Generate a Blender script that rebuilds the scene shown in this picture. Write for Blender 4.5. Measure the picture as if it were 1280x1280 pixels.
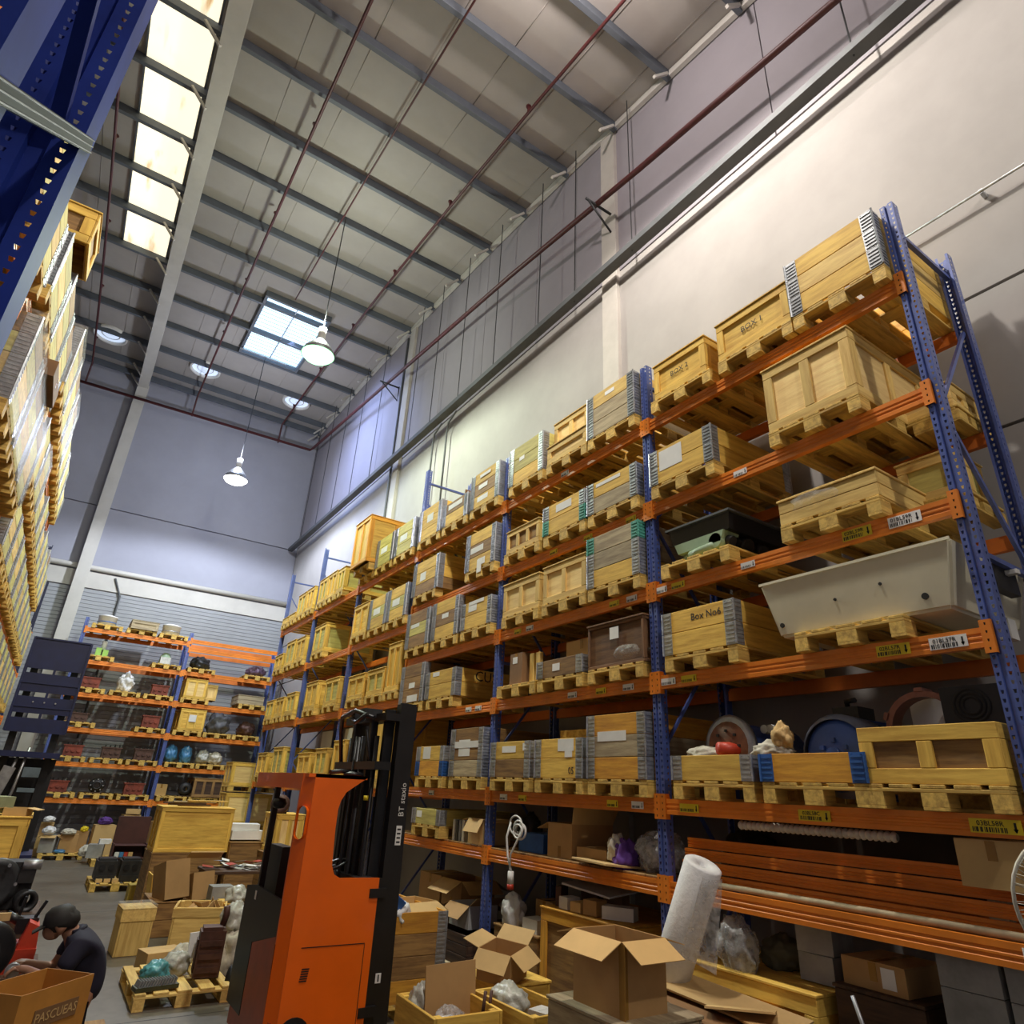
import bpy, bmesh, math, random
from mathutils import Vector, Matrix, Euler
R = math.radians
random.seed(7)
scene = bpy.context.scene
for o in list(bpy.data.objects): bpy.data.objects.remove(o)
COL = scene.collection

# ------------------------------------------------------------------ camera
cam_d = bpy.data.cameras.new('camera'); cam = bpy.data.objects.new('camera', cam_d); COL.objects.link(cam)
RT = (0.827, -0.560, 0.047); DN = (0.260, 0.307, -0.915)
MR = Vector((0.8273, -0.5597, 0.0473)).normalized()
MF = Vector((0.4985, 0.7692, 0.3997)).normalized()
MR = (MR - MF * MR.dot(MF)).normalized()
MU = MR.cross(MF)
CAMROT = Matrix((MR, MU, -MF)).transposed().to_4x4()
cam.matrix_world = Matrix.Translation((0, 0, 2.1)) @ CAMROT
cam_d.sensor_width = 36; cam_d.lens = 805.87 / 1280 * 36; cam_d.clip_start = 0.05; cam_d.clip_end = 200
scene.camera = cam

# ------------------------------------------------------------------ view and world
vs = scene.view_settings
vs.view_transform = 'Standard'; vs.look = 'None'; vs.gamma = 1; vs.use_curve_mapping = False
vs.exposure = 0.14
w = bpy.data.worlds.new('world'); scene.world = w; w.use_nodes = True
bg = w.node_tree.nodes['Background']; bg.inputs[0].default_value = (0.75, 0.85, 1.0, 1); bg.inputs[1].default_value = 1.0

# ------------------------------------------------------------------ lights (high-bay lamps and daylight through the roof hatch)
def lamp(loc, power, col, radius=0.18, kind='POINT', **k):
    l = bpy.data.lights.new('lamp_light', kind); l.energy = power; l.color = col
    if kind != 'AREA': l.shadow_soft_size = radius
    for a, b in k.items(): setattr(l, a, b)
    o = bpy.data.objects.new('lamp_light', l); COL.objects.link(o); o.location = loc
    return o
LAMPS = [((2.6, 19.75, 10.55), 1250, (0.80, 0.87, 1.0)),
         ((2.6, 12.06, 10.60), 1150, (0.86, 1.0, 0.78)),
         ((2.6, 3.60, 11.60), 1500, (1.0, 0.93, 0.84)),
         ((2.6, -3.50, 10.60), 700, (1.0, 0.93, 0.84))]
for p, e, c in LAMPS:
    lamp((p[0], p[1], p[2] - 0.30), e, c, 0.14, 'SPOT', spot_size=R(172), spot_blend=0.25)
    lamp((p[0], p[1], p[2] + 0.95), e * 0.30, (c[0], 0.5 * c[1] + .45 * 0.95, c[2]), 0.15)
lh = lamp((2.70, 18.0, 14.75), 330, (0.42, 0.55, 1.0), kind='AREA', shape='RECTANGLE', size=1.6, size_y=3.0, spread=R(95))
lh.rotation_euler = Vector((-3.2, 0.0, 3.4)).to_track_quat('Z', 'Y').to_euler()

# ------------------------------------------------------------------ materials
MATS = {}
def nmat(name):
    m = bpy.data.materials.new(name); m.use_nodes = True
    nt = m.node_tree; return m, nt, nt.nodes['Principled BSDF']
def mat(name, col, rough=0.6, metal=0.0, dirt=0.35, scale=3.0, rnd=0.0, stretch=None, bump=0.0, spec=0.5, dark=None, coat=0.0):
    """painted / plain surface: colour, blotchy wear, per-object brightness difference"""
    if name in MATS: return MATS[name]
    m, nt, b = nmat(name); N = nt.nodes; L = nt.links
    tc = N.new('ShaderNodeTexCoord'); mp = N.new('ShaderNodeMapping')
    L.new(tc.outputs['Object'], mp.inputs[0])
    if stretch: mp.inputs['Scale'].default_value = stretch
    oi = N.new('ShaderNodeObjectInfo')
    add = N.new('ShaderNodeVectorMath'); add.operation = 'ADD'
    mul = N.new('ShaderNodeMath'); mul.operation = 'MULTIPLY'; mul.inputs[1].default_value = 37.0
    L.new(oi.outputs['Random'], mul.inputs[0]); L.new(mp.outputs[0], add.inputs[0]); L.new(mul.outputs[0], add.inputs[1])
    nz = N.new('ShaderNodeTexNoise'); nz.inputs['Scale'].default_value = scale; nz.inputs['Detail'].default_value = 5; nz.inputs['Roughness'].default_value = 0.65
    L.new(add.outputs[0], nz.inputs['Vector'])
    rp = N.new('ShaderNodeValToRGB'); rp.color_ramp.elements[0].position = 0.35; rp.color_ramp.elements[1].position = 0.62
    d = dark or tuple(c * (1 - dirt) for c in col)
    rp.color_ramp.elements[0].color = (*d, 1); rp.color_ramp.elements[1].color = (*col, 1)
    L.new(nz.outputs[0], rp.inputs[0])
    hs = N.new('ShaderNodeHueSaturation')
    mr = N.new('ShaderNodeMapRange'); mr.inputs[3].default_value = 1 - rnd; mr.inputs[4].default_value = 1 + rnd
    L.new(oi.outputs['Random'], mr.inputs[0]); L.new(mr.outputs[0], hs.inputs['Value'])
    L.new(rp.outputs[0], hs.inputs['Color']); L.new(hs.outputs[0], b.inputs['Base Color'])
    b.inputs['Roughness'].default_value = rough; b.inputs['Metallic'].default_value = metal
    b.inputs['Specular IOR Level'].default_value = spec; b.inputs['Coat Weight'].default_value = coat
    if bump:
        bp = N.new('ShaderNodeBump'); bp.inputs['Strength'].default_value = bump; bp.inputs['Distance'].default_value = 0.02
        L.new(nz.outputs[0], bp.inputs['Height']); L.new(bp.outputs[0], b.inputs['Normal'])
    MATS[name] = m
    return m
WOODX = 1.28
WOODC = {'pale': ((0.62, 0.44, 0.155), (0.46, 0.285, 0.078)), 'yellow': ((0.65, 0.425, 0.088), (0.46, 0.26, 0.042)),
         'pallet': ((0.60, 0.40, 0.105), (0.34, 0.205, 0.048)), 'grey': ((0.38, 0.31, 0.21), (0.22, 0.165, 0.10)),
         'brown': ((0.34, 0.19, 0.065), (0.17, 0.085, 0.03)), 'ply': ((0.70, 0.52, 0.24), (0.58, 0.39, 0.15)),
         'dark': ((0.085, 0.042, 0.022), (0.035, 0.017, 0.010)), 'cocoa': ((0.17, 0.082, 0.036), (0.085, 0.040, 0.018)), 'green': ((0.50, 0.44, 0.14), (0.34, 0.28, 0.08)),
         'amber': ((0.62, 0.31, 0.035), (0.42, 0.18, 0.02))}
def wood(kind, ax):
    k = 'wood_%s_%d' % (kind, ax)
    if k in MATS: return MATS[k]
    a, d = WOODC[kind]; f_ = WOODX if kind not in ('dark', 'brown') else 1.05
    a = (min(.9, a[0] * f_), min(.8, a[1] * f_), a[2] * f_ * .9); d = tuple(v * f_ for v in d); s = [9.0, 9.0, 9.0]; s[ax] = 0.9
    m = mat(k, a, 0.72, 0, scale=2.6, rnd=0.16, stretch=tuple(s), dark=d, bump=0.10)
    return m
def plain(name, *a, **k): return mat(name, *a, **k)
def emis(name, col, s):
    m, nt, b = nmat(name); b.inputs['Base Color'].default_value = (*col, 1)
    b.inputs['Emission Color'].default_value = (*col, 1); b.inputs['Emission Strength'].default_value = s
    MATS[name] = m; return m
def film(name, col, alpha, rough=0.15):
    m, nt, b = nmat(name); N = nt.nodes; L = nt.links
    b.inputs['Base Color'].default_value = (*col, 1); b.inputs['Roughness'].default_value = rough
    nz = N.new('ShaderNodeTexNoise'); nz.inputs['Scale'].default_value = 22; nz.inputs['Detail'].default_value = 4
    tc = N.new('ShaderNodeTexCoord'); L.new(tc.outputs['Object'], nz.inputs['Vector'])
    mr = N.new('ShaderNodeMapRange'); mr.inputs[1].default_value = 0.35; mr.inputs[2].default_value = 0.7
    mr.inputs[3].default_value = alpha * 0.6; mr.inputs[4].default_value = min(1, alpha * 1.5)
    L.new(nz.outputs[0], mr.inputs[0]); L.new(mr.outputs[0], b.inputs['Alpha'])
    bp = N.new('ShaderNodeBump'); bp.inputs['Strength'].default_value = 0.7; bp.inputs['Distance'].default_value = 0.02
    L.new(nz.outputs[0], bp.inputs['Height']); L.new(bp.outputs[0], b.inputs['Normal'])
    MATS[name] = m; return m

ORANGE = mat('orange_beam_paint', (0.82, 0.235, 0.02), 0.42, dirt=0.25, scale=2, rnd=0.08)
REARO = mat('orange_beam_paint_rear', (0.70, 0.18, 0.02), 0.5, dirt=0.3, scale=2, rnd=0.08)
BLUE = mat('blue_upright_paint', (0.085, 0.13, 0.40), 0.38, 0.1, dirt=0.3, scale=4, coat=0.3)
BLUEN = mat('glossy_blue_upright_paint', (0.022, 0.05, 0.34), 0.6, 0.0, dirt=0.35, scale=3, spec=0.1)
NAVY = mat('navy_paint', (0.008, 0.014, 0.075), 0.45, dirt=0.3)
GALV = mat('galvanised_steel', (0.50, 0.52, 0.55), 0.38, 0.65, dirt=0.35, scale=14, rnd=0.12)
TEAL = mat('teal_bracket_paint', (0.10, 0.42, 0.33), 0.5, rnd=0.1)
BRBLUE = mat('blue_bracket_paint', (0.03, 0.13, 0.42), 0.5, rnd=0.1)
DKSTEEL = mat('dark_steel', (0.05, 0.052, 0.055), 0.5, 0.5, dirt=0.4, scale=8)
BLACK = mat('black_paint', (0.012, 0.012, 0.014), 0.42, 0.1, dirt=0.3, scale=5)
FLORANGE = mat('orange_truck_paint', (0.92, 0.145, 0.006), 0.33, dirt=0.10, scale=1.6, coat=0.25)
CARD = mat('cardboard', (0.46, 0.27, 0.105), 0.8, dirt=0.18, scale=2, rnd=0.12)
CARDL = mat('pale_cardboard', (0.62, 0.41, 0.17), 0.8, dirt=0.15, scale=2, rnd=0.1)
CARDD = mat('brown_cardboard', (0.24, 0.125, 0.05), 0.75, dirt=0.25, scale=2, rnd=0.1)
TAPE = mat('brown_parcel_tape', (0.36, 0.19, 0.04), 0.25, dirt=0.2)
PAPER = mat('white_paper', (0.84, 0.84, 0.82), 0.7, dirt=0.12, rnd=0.1)
YELLOW = mat('yellow_sticker', (0.78, 0.60, 0.02), 0.5, dirt=0.1)
INK = mat('black_ink', (0.012, 0.012, 0.014), 0.6, dirt=0.1)
WHITE = mat('white_plastic', (0.70, 0.69, 0.66), 0.5, dirt=0.12)
CREAM = mat('cream_plastic_tank', (0.76, 0.71, 0.53), 0.42, dirt=0.14, scale=1.2)
WALL = mat('smooth_wall_panel', (0.33, 0.335, 0.395), 0.75, dirt=0.10, scale=0.5, bump=0.03)
WALLLOW = mat('ribbed_wall_panel', (0.30, 0.31, 0.33), 0.6, dirt=0.12, scale=0.8)
WALLR = mat('precast_wall_panel', (0.325, 0.305, 0.29), 0.8, dirt=0.14, scale=0.7, bump=0.05)
ROOFM = mat('roof_sheet', (0.35, 0.325, 0.305), 0.7, dirt=0.12, scale=0.6)
PURLIN = mat('galvanised_purlin', (0.11, 0.125, 0.15), 0.6, 0.1, dirt=0.2, scale=2)
RAFTER = mat('off_white_steel_paint', (0.52, 0.50, 0.46), 0.6, dirt=0.12, scale=1.2)
REDPIPE = mat('dark_red_pipe_paint', (0.075, 0.014, 0.015), 0.5, dirt=0.25)
GREYPIPE = mat('dark_grey_tray_steel', (0.10, 0.105, 0.11), 0.6, 0.3, dirt=0.2)
RUST = mat('red_cast_iron_paint', (0.26, 0.045, 0.022), 0.6, dirt=0.5, scale=6)
IRON = mat('dark_cast_iron', (0.035, 0.033, 0.032), 0.55, 0.4, dirt=0.4, scale=10)
BRIRON = mat('brown_cast_iron', (0.11, 0.052, 0.038), 0.6, 0.2, dirt=0.4, scale=8)
COPPER = mat('copper_red_metal', (0.30, 0.13, 0.09), 0.4, 0.5, dirt=0.35, scale=8)
MOTORBL = mat('blue_motor_paint', (0.05, 0.10, 0.33), 0.35, dirt=0.3)
ALU = mat('cast_aluminium', (0.42, 0.43, 0.45), 0.4, 0.7, dirt=0.3, scale=10)
SAGE = mat('sage_green_paint', (0.30, 0.42, 0.27), 0.5, dirt=0.25)
LIME = mat('lime_green_plastic', (0.30, 0.55, 0.10), 0.5, dirt=0.2)
PURPLE = mat('purple_cloth', (0.12, 0.04, 0.28), 0.7)
CLOTH = mat('off_white_cloth', (0.62, 0.58, 0.48), 0.9, dirt=0.3, scale=10, bump=0.4)
BLUEBAG = mat('blue_plastic_bag', (0.08, 0.26, 0.52), 0.3, dirt=0.3, scale=8, bump=0.5)
TEALBAG = mat('teal_plastic_bag', (0.10, 0.36, 0.40), 0.3, dirt=0.4, scale=9, bump=0.5)
MILKBAG = mat('milky_plastic_bag', (0.50, 0.50, 0.44), 0.3, dirt=0.35, scale=9, bump=0.5)
FOAM = mat('white_foam_wrap', (0.72, 0.72, 0.72), 0.6, dirt=0.06, scale=30, bump=0.25)
REDM = mat('bright_red_paint', (0.55, 0.05, 0.02), 0.45, dirt=0.35)
FILM = film('clear_stretch_film', (0.70, 0.70, 0.66), 0.16, 0.35)
FILM2 = film('clear_plastic_bag_film', (0.62, 0.62, 0.62), 0.42)
SKIN = mat('skin', (0.30, 0.145, 0.085), 0.55, dirt=0.12)
SHIRT = mat('dark_navy_work_shirt', (0.012, 0.011, 0.030), 0.85, dirt=0.3, scale=6)
TROUS = mat('dark_work_trousers', (0.012, 0.012, 0.018), 0.85, dirt=0.3)
HAIR = mat('black_hair', (0.010, 0.008, 0.007), 0.7, dirt=0.2, scale=20)
GLASSB = film('smoked_screen', (0.10, 0.10, 0.11), 0.45, 0.1)

# ------------------------------------------------------------------ mesh helpers
class MB:
    def __init__(s): s.bm = bmesh.new(); s.mats = []
    def mi(s, m):
        if m not in s.mats: s.mats.append(m)
        return s.mats.index(m)
    def poly(s, pts, m):
        try: f = s.bm.faces.new([s.bm.verts.new(p) for p in pts])
        except ValueError: return
        f.material_index = s.mi(m); return f
    def box(s, c, d, m, rot=None):
        c = Vector(c); h = Vector(d) / 2; i = s.mi(m)
        M = rot.to_matrix() if isinstance(rot, Euler) else (rot or Matrix.Identity(3))
        v = [s.bm.verts.new(c + M @ Vector((x * h.x, y * h.y, z * h.z))) for x in (-1, 1) for y in (-1, 1) for z in (-1, 1)]
        for q in ((0, 1, 3, 2), (4, 6, 7, 5), (0, 4, 5, 1), (2, 3, 7, 6), (0, 2, 6, 4), (1, 5, 7, 3)):
            f = s.bm.faces.new([v[k] for k in q]); f.material_index = i
        return s
    def cyl(s, a, b, r, m, n=12, r2=None, caps=True):
        a = Vector(a); b = Vector(b); r2 = r if r2 is None else r2; i = s.mi(m)
        d = (b - a).normalized(); u = d.orthogonal().normalized(); v = d.cross(u)
        A = [s.bm.verts.new(a + (u * math.cos(t) + v * math.sin(t)) * r) for t in [2 * math.pi * k / n for k in range(n)]]
        B = [s.bm.verts.new(b + (u * math.cos(t) + v * math.sin(t)) * r2) for t in [2 * math.pi * k / n for k in range(n)]]
        for k in range(n):
            f = s.bm.faces.new((A[k], A[(k + 1) % n], B[(k + 1) % n], B[k])); f.material_index = i; f.smooth = n > 6
        if caps:
            s.bm.faces.new(A[::-1]).material_index = i; s.bm.faces.new(B).material_index = i
        return s
    def tube(s, pts, r, m, n=8):
        pts = [Vector(p) for p in pts]; i = s.mi(m); rings = []; u = None
        for k, p in enumerate(pts):
            d = (pts[min(k + 1, len(pts) - 1)] - pts[max(k - 1, 0)]).normalized()
            if u is None: u = d.orthogonal().normalized()
            u = (u - d * u.dot(d)).normalized(); v = d.cross(u)
            rings.append([s.bm.verts.new(p + (u * math.cos(2 * math.pi * q / n) + v * math.sin(2 * math.pi * q / n)) * r) for q in range(n)])
        for A, B in zip(rings, rings[1:]):
            for q in range(n):
                f = s.bm.faces.new((A[q], A[(q + 1) % n], B[(q + 1) % n], B[q])); f.material_index = i; f.smooth = True
        s.bm.faces.new(rings[0][::-1]).material_index = i; s.bm.faces.new(rings[-1]).material_index = i
        return s
    def lathe(s, prof, o, axis, m, n=20):
        o = Vector(o); d = Vector(axis).normalized(); u = d.orthogonal().normalized(); v = d.cross(u); i = s.mi(m); rings = []
        for r, h in prof:
            rings.append([s.bm.verts.new(o + d * h + (u * math.cos(2 * math.pi * q / n) + v * math.sin(2 * math.pi * q / n)) * max(r, 1e-4)) for q in range(n)])
        for A, B in zip(rings, rings[1:]):
            for q in range(n):
                f = s.bm.faces.new((A[q], A[(q + 1) % n], B[(q + 1) % n], B[q])); f.material_index = i; f.smooth = True
        return s
    def prism(s, pts, off, m):
        i = s.mi(m); off = Vector(off)
        A = [s.bm.verts.new(p) for p in pts]; B = [s.bm.verts.new(Vector(p) + off) for p in pts]
        n = len(A); fs = [s.bm.faces.new(A), s.bm.faces.new(B[::-1])]
        for k in range(n): fs.append(s.bm.faces.new((A[k], B[k], B[(k + 1) % n], A[(k + 1) % n])))
        for f in fs: f.material_index = i
        return s
    def blob(s, c, r, m, seed=0, sub=3, amp=0.25, freq=2.2, flat=True):
        from mathutils import noise
        c = Vector(c); i = s.mi(m)
        tmp = bmesh.new(); bmesh.ops.create_icosphere(tmp, subdivisions=sub, radius=1)
        vm = {}
        for v in tmp.verts:
            k = v.co.normalized(); q = k * freq + Vector((seed * 3.1, seed * 1.7, seed))
            f = 1 + amp * (noise.noise(q) + 0.6 * abs(noise.noise(q * 2.7)) + 0.35 * noise.noise(q * 5))
            p = Vector((k.x * r[0], k.y * r[1], k.z * r[2])) * f
            if flat and p.z < -r[2] * 0.75: p.z = -r[2] * 0.75
            vm[v] = s.bm.verts.new(c + p)
        for f in tmp.faces:
            g = s.bm.faces.new([vm[v] for v in f.verts]); g.material_index = i; g.smooth = True
        tmp.free(); return s
    def mesh(s, name='mesh'):
        me = bpy.data.meshes.new(name)
        bmesh.ops.recalc_face_normals(s.bm, faces=s.bm.faces)
        s.bm.to_mesh(me); s.bm.free()
        for m in s.mats: me.materials.append(m)
        return me
    def build(s, name, parent=None, loc=(0, 0, 0), rz=0, **k): return link(name, s.mesh(name), parent, loc, (0, 0, rz), **k)

def link(name, me, parent=None, loc=(0, 0, 0), rot=(0, 0, 0), label=None, cat=None, group=None, kind=None):
    o = bpy.data.objects.new(name, me); COL.objects.link(o)
    o.location = loc; o.rotation_euler = rot
    if parent: o.parent = parent
    if label: o['label'] = label
    if cat: o['category'] = cat
    if group: o['group'] = group
    if kind: o['kind'] = kind
    return o
def thing(name, label, cat, loc=(0, 0, 0), rz=0, group=None, rot=None):
    return link(name, None, None, loc, rot or (0, 0, rz), label, cat, group)
def struct(name, mb, parent=None): return link(name, mb.mesh(name), parent, kind='structure' if not parent else None)
BOXES = {}
def boxmesh(d, m):
    """shared box mesh, m = material or wood kind; long edge sets the grain"""
    d = tuple(round(x, 3) for x in d)
    if isinstance(m, str):
        ax = d.index(max(d)); key = (d, m); mm = wood(m, ax)
    else: key = (d, m.name); mm = m
    if key not in BOXES:
        b = MB(); b.box((0, 0, 0), d, mm)
        if min(d) >= 0.018 and max(d) > 0.15:
            bmesh.ops.bevel(b.bm, geom=list(b.bm.edges), offset=0.0035, segments=1, affect='EDGES')
        BOXES[key] = b.mesh('box')
    return BOXES[key]
def P(name, d, m, parent, loc, rot=(0, 0, 0), label=None): return link(name, boxmesh(d, m), parent, loc, rot, label)
TXT = {}
def textmesh(body, size, m, thick=0.0):
    k = (body, size, m.name)
    if k not in TXT:
        cu = bpy.data.curves.new('txt', 'FONT'); cu.body = body; cu.size = size; cu.resolution_u = 2; cu.extrude = 0.0006
        cu.align_x = 'CENTER'; cu.align_y = 'CENTER'
        o = bpy.data.objects.new('txt', cu); COL.objects.link(o); bpy.context.view_layer.update()
        me = bpy.data.meshes.new_from_object(o.evaluated_get(bpy.context.evaluated_depsgraph_get()))
        bpy.data.objects.remove(o); me.materials.clear(); me.materials.append(m); TXT[k] = me
    return TXT[k]
def addmesh(mb, me, M, m):
    i = mb.mi(m); vs = [mb.bm.verts.new(M @ v.co) for v in me.vertices]
    for p in me.polygons:
        try: mb.bm.faces.new([vs[k] for k in p.vertices]).material_index = i
        except ValueError: pass

# ------------------------------------------------------------------ room shell
XW, YB, XL, YF = 5.9, 24.1, -7.5, -9.0
def zr(y): return 12.79 + 0.21 * y - (0.00435 * y * y if y > 0 else 0)
def concrete():
    m, nt, b = nmat('concrete_floor'); N = nt.nodes; L = nt.links
    tc = N.new('ShaderNodeTexCoord')
    n1 = N.new('ShaderNodeTexNoise'); n1.inputs['Scale'].default_value = 0.7; n1.inputs['Detail'].default_value = 8
    n2 = N.new('ShaderNodeTexNoise'); n2.inputs['Scale'].default_value = 9; n2.inputs['Detail'].default_value = 6
    L.new(tc.outputs['Object'], n1.inputs[0]); L.new(tc.outputs['Object'], n2.inputs[0])
    mx = N.new('ShaderNodeMix'); mx.data_type = 'FLOAT'; mx.inputs[0].default_value = 0.35
    L.new(n1.outputs[0], mx.inputs[2]); L.new(n2.outputs[0], mx.inputs[3])
    rp = N.new('ShaderNodeValToRGB'); rp.color_ramp.elements[0].position = 0.36; rp.color_ramp.elements[1].position = 0.64
    rp.color_ramp.elements[0].color = (0.085, 0.072, 0.055, 1); rp.color_ramp.elements[1].color = (0.155, 0.138, 0.11, 1)
    L.new(mx.outputs[0], rp.inputs[0]); L.new(rp.outputs[0], b.inputs['Base Color'])
    rr = N.new('ShaderNodeMapRange'); rr.inputs[3].default_value = 0.28; rr.inputs[4].default_value = 0.6
    L.new(n1.outputs[0], rr.inputs[0]); L.new(rr.outputs[0], b.inputs['Roughness']); return m
fl = MB(); fl.box(((XL + XW) / 2, (YB + YF) / 2, -0.1), (XW - XL + 1, YB - YF + 1, 0.2), concrete()); floor = struct('floor', fl)
j = MB()
for y in (-4, 2, 8, 14, 20): j.box(((XL + XW) / 2, y, -0.0005), (XW - XL, 0.012, 0.003), DKSTEEL)
j.build('floor_joint', floor)

# right wall: precast panels below, sheet panels above
wr = MB(); wr.box((XW + 0.16, (YB + YF) / 2, 7.4), (0.2, YB - YF + 0.6, 15.8), WALLR); wall_r = struct('wall_right', wr)
for (z0, z1) in ((0, 1.25), (1.25, 2.5), (2.5, 3.8), (3.8, 5.1), (5.1, 6.45), (6.45, 10.3)):
    for (y0, y1) in ((-9, -2.2), (-2.2, 6.15), (6.5, 14.8), (15.15, 24.1)):
        P('wall_panel', (0.07, y1 - y0 - 0.012, z1 - z0 - 0.028), WALLR, wall_r, (XW + 0.035, (y0 + y1) / 2, (z0 + z1) / 2))
ys_seam = [-9, -6, -3, 0, 3.1, 6.15, 8.6, 10.7, 12.8, 14.8, 16.8, 18.7, 20.6, 22.4, 24.1]
WSHEET = mat('sheet_wall_panel', (0.265, 0.245, 0.27), 0.7, dirt=0.10, scale=0.6)
for y0, y1 in zip(ys_seam, ys_seam[1:]):
    P('sheet_panel', (0.06, y1 - y0 - 0.014, 5.3), WSHEET, wall_r, (XW + 0.03, (y0 + y1) / 2, 10.32 + 2.65))
for n, y in enumerate((-2.2, 6.32, 14.97)):
    P('pilaster', (0.09, 0.36, 15.6), mat('pilaster_paint', (.43, .40, .365), .75, dirt=.1), wall_r, (XW - 0.03, y, 7.6))
er = MB()
for y0 in [k * 1.0 - 9 for k in range(33)]:
    a, b = y0, y0 + 1.0
    er.prism([(XW - 0.02, a, zr(a) - 0.02), (XW - 0.02, b, zr(b) - 0.02), (XW - 0.02, b, zr(b) - 0.16), (XW - 0.02, a, zr(a) - 0.16)], (-0.08, 0, 0), RAFTER)
er.build('eave_beam', wall_r)

# back wall
wb = MB(); wb.box(((XL + XW) / 2, YB + 0.16, 7.9), (XW - XL + 1, 0.2, 16.2), WALL); wall_b = struct('wall_back', wb)
for (x0, x1) in ((-7.5, -4.0), (-4.0, -0.57), (-0.57, 5.9)):
    P('wall_panel', (x1 - x0 - 0.02, 0.06, 2.18 - 0.03), WALL, wall_b, ((x0 + x1) / 2, YB + 0.03, 9.11))
    P('wall_panel', (x1 - x0 - 0.02, 0.06, 5.6), WALL, wall_b, ((x0 + x1) / 2, YB + 0.03, 10.22 + 2.8))
    P('wall_band', (x1 - x0, 0.08, 0.52), RAFTER, wall_b, ((x0 + x1) / 2, YB + 0.02, 7.72))
lw = MB()
for k in range(62):
    z = 0.12 * k + 0.06
    lw.box(((XL + XW) / 2, YB + 0.045, z), (XW - XL, 0.04, 0.108), WALLLOW)
lw.build('siding_board', wall_b)
lb = MB(); lb.cyl((XL, YB - 0.06, 8.10), (XW, YB - 0.06, 8.10), 0.085, RAFTER, 12); lb.build('ledge_tube', wall_b)
cb = MB(); cb.box((-0.57, YB - 0.17, 7.4), (0.30, 0.30, 15.0), RAFTER)
cb.box((-0.57, YB - 0.33, 7.4), (0.36, 0.02, 15.0), RAFTER); struct('trim_1', cb)
dk = MB(); dk.tube([(0.35, YB - 0.05, 7.9), (0.62, YB - 0.05, 7.35), (0.62, YB - 0.05, 3.0)], 0.03, GREYPIPE)
t = dk.build('down_conduit', wall_b)
for nm, x, c in (('wall_left', XL - 0.1, WALL),):
    q = MB(); q.box((x, (YB + YF) / 2, 7.9), (0.2, YB - YF + 0.6, 16.2), c); struct(nm, q)
q = MB(); q.box(((XL + XW) / 2, YF - 0.1, 7.9), (XW - XL + 1, 0.2, 16.2), WALL); struct('wall_front', q)

# roof: sheets between purlins, openings stay covered by glazed panels below the sheets
PUR = [23.75, 23.0, 21.5, 19.9, 18.35, 16.75, 15.15, 13.65, 12.1, 10.6, 9.05, 7.55, 6.1, 4.75, 3.3, 1.8, 0.3, -1.2, -2.7, -4.2, -5.7, -7.2]
rf = MB()
for a, b in zip(PUR[1:], PUR):
    rf.prism([(XL - 0.5, a, zr(a)), (XL - 0.5, b, zr(b)), (XL - 0.5, b, zr(b) + 0.1), (XL - 0.5, a, zr(a) + 0.1)], (XW - XL + 1.0, 0, 0), ROOFM)
for a, b in ((-9.5, -7.2), (23.75, 24.6)):
    rf.prism([(XL - 0.5, a, zr(a)), (XL - 0.5, b, zr(b)), (XL - 0.5, b, zr(b) + 0.1), (XL - 0.5, a, zr(a) + 0.1)], (XW - XL + 1.0, 0, 0), ROOFM)
ceil = struct('ceiling', rf)
sj = MB()
for x in [XL + 1.0 * k for k in range(14)]:
    for a, b in zip(PUR[1:], PUR): sj.tube([(x, a, zr(a) - 0.004), (x, b, zr(b) - 0.004)], 0.008, ROOFM, 4)
sj.build('sheet_joint', ceil)
for y in PUR:
    P('purlin', (XW - XL - 0.1, 0.09, 0.20), PURLIN, ceil, ((XL + XW) / 2, y, zr(y) - 0.11))
    d = Vector((0.42, 0, -0.42)); L_ = d.length
    P('purlin_brace', (0.05, 0.05, 0.52), RAFTER, ceil, (XW - 0.34, y - 0.07, zr(y) - 0.42), (0, R(40), 0))
    if y > -1: P('purlin_brace', (0.05, 0.05, 0.52), RAFTER, ceil, (-0.88, y - 0.07, zr(y) - 0.38), (0, R(-40), 0))
ra = MB()
for a, b in zip(PUR[1:], PUR):
    for (x0, x1, z0, z1) in ((-0.74, -0.42, -0.22, -0.25), (-0.60, -0.56, -0.25, -0.52), (-0.74, -0.42, -0.52, -0.55)):
        ra.prism([(x0, a, zr(a) + z0), (x0, b, zr(b) + z0), (x0, b, zr(b) + z1), (x0, a, zr(a) + z1)], (x1 - x0, 0, 0), RAFTER)
ra.build('rafter', ceil)
# warm translucent roof lights in the strip beside the rafter
SKY = emis('sunlit_translucent_sheet', (1.0, 0.88, 0.62), 1.05)
def skymat():
    m, nt, b = nmat('sunlit_translucent_sheet_dirty'); N = nt.nodes; L = nt.links
    tc = N.new('ShaderNodeTexCoord'); n = N.new('ShaderNodeTexNoise'); n.inputs['Scale'].default_value = 1.6; n.inputs['Detail'].default_value = 7
    mp = N.new('ShaderNodeMapping'); mp.inputs['Scale'].default_value = (2.2, 0.4, 1); L.new(tc.outputs['Object'], mp.inputs[0]); L.new(mp.outputs[0], n.inputs[0])
    rp = N.new('ShaderNodeValToRGB'); rp.color_ramp.elements[0].position = 0.22; rp.color_ramp.elements[1].position = 0.40
    rp.color_ramp.elements[0].color = (0.45, 0.22, 0.05, 1); rp.color_ramp.elements[1].color = (1.0, 0.90, 0.66, 1)
    L.new(n.outputs[0], rp.inputs[0]); L.new(rp.outputs[0], b.inputs['Emission Color']); L.new(rp.outputs[0], b.inputs['Base Color'])
    b.inputs['Emission Strength'].default_value = 1.05; return m
SKY = skymat()
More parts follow.
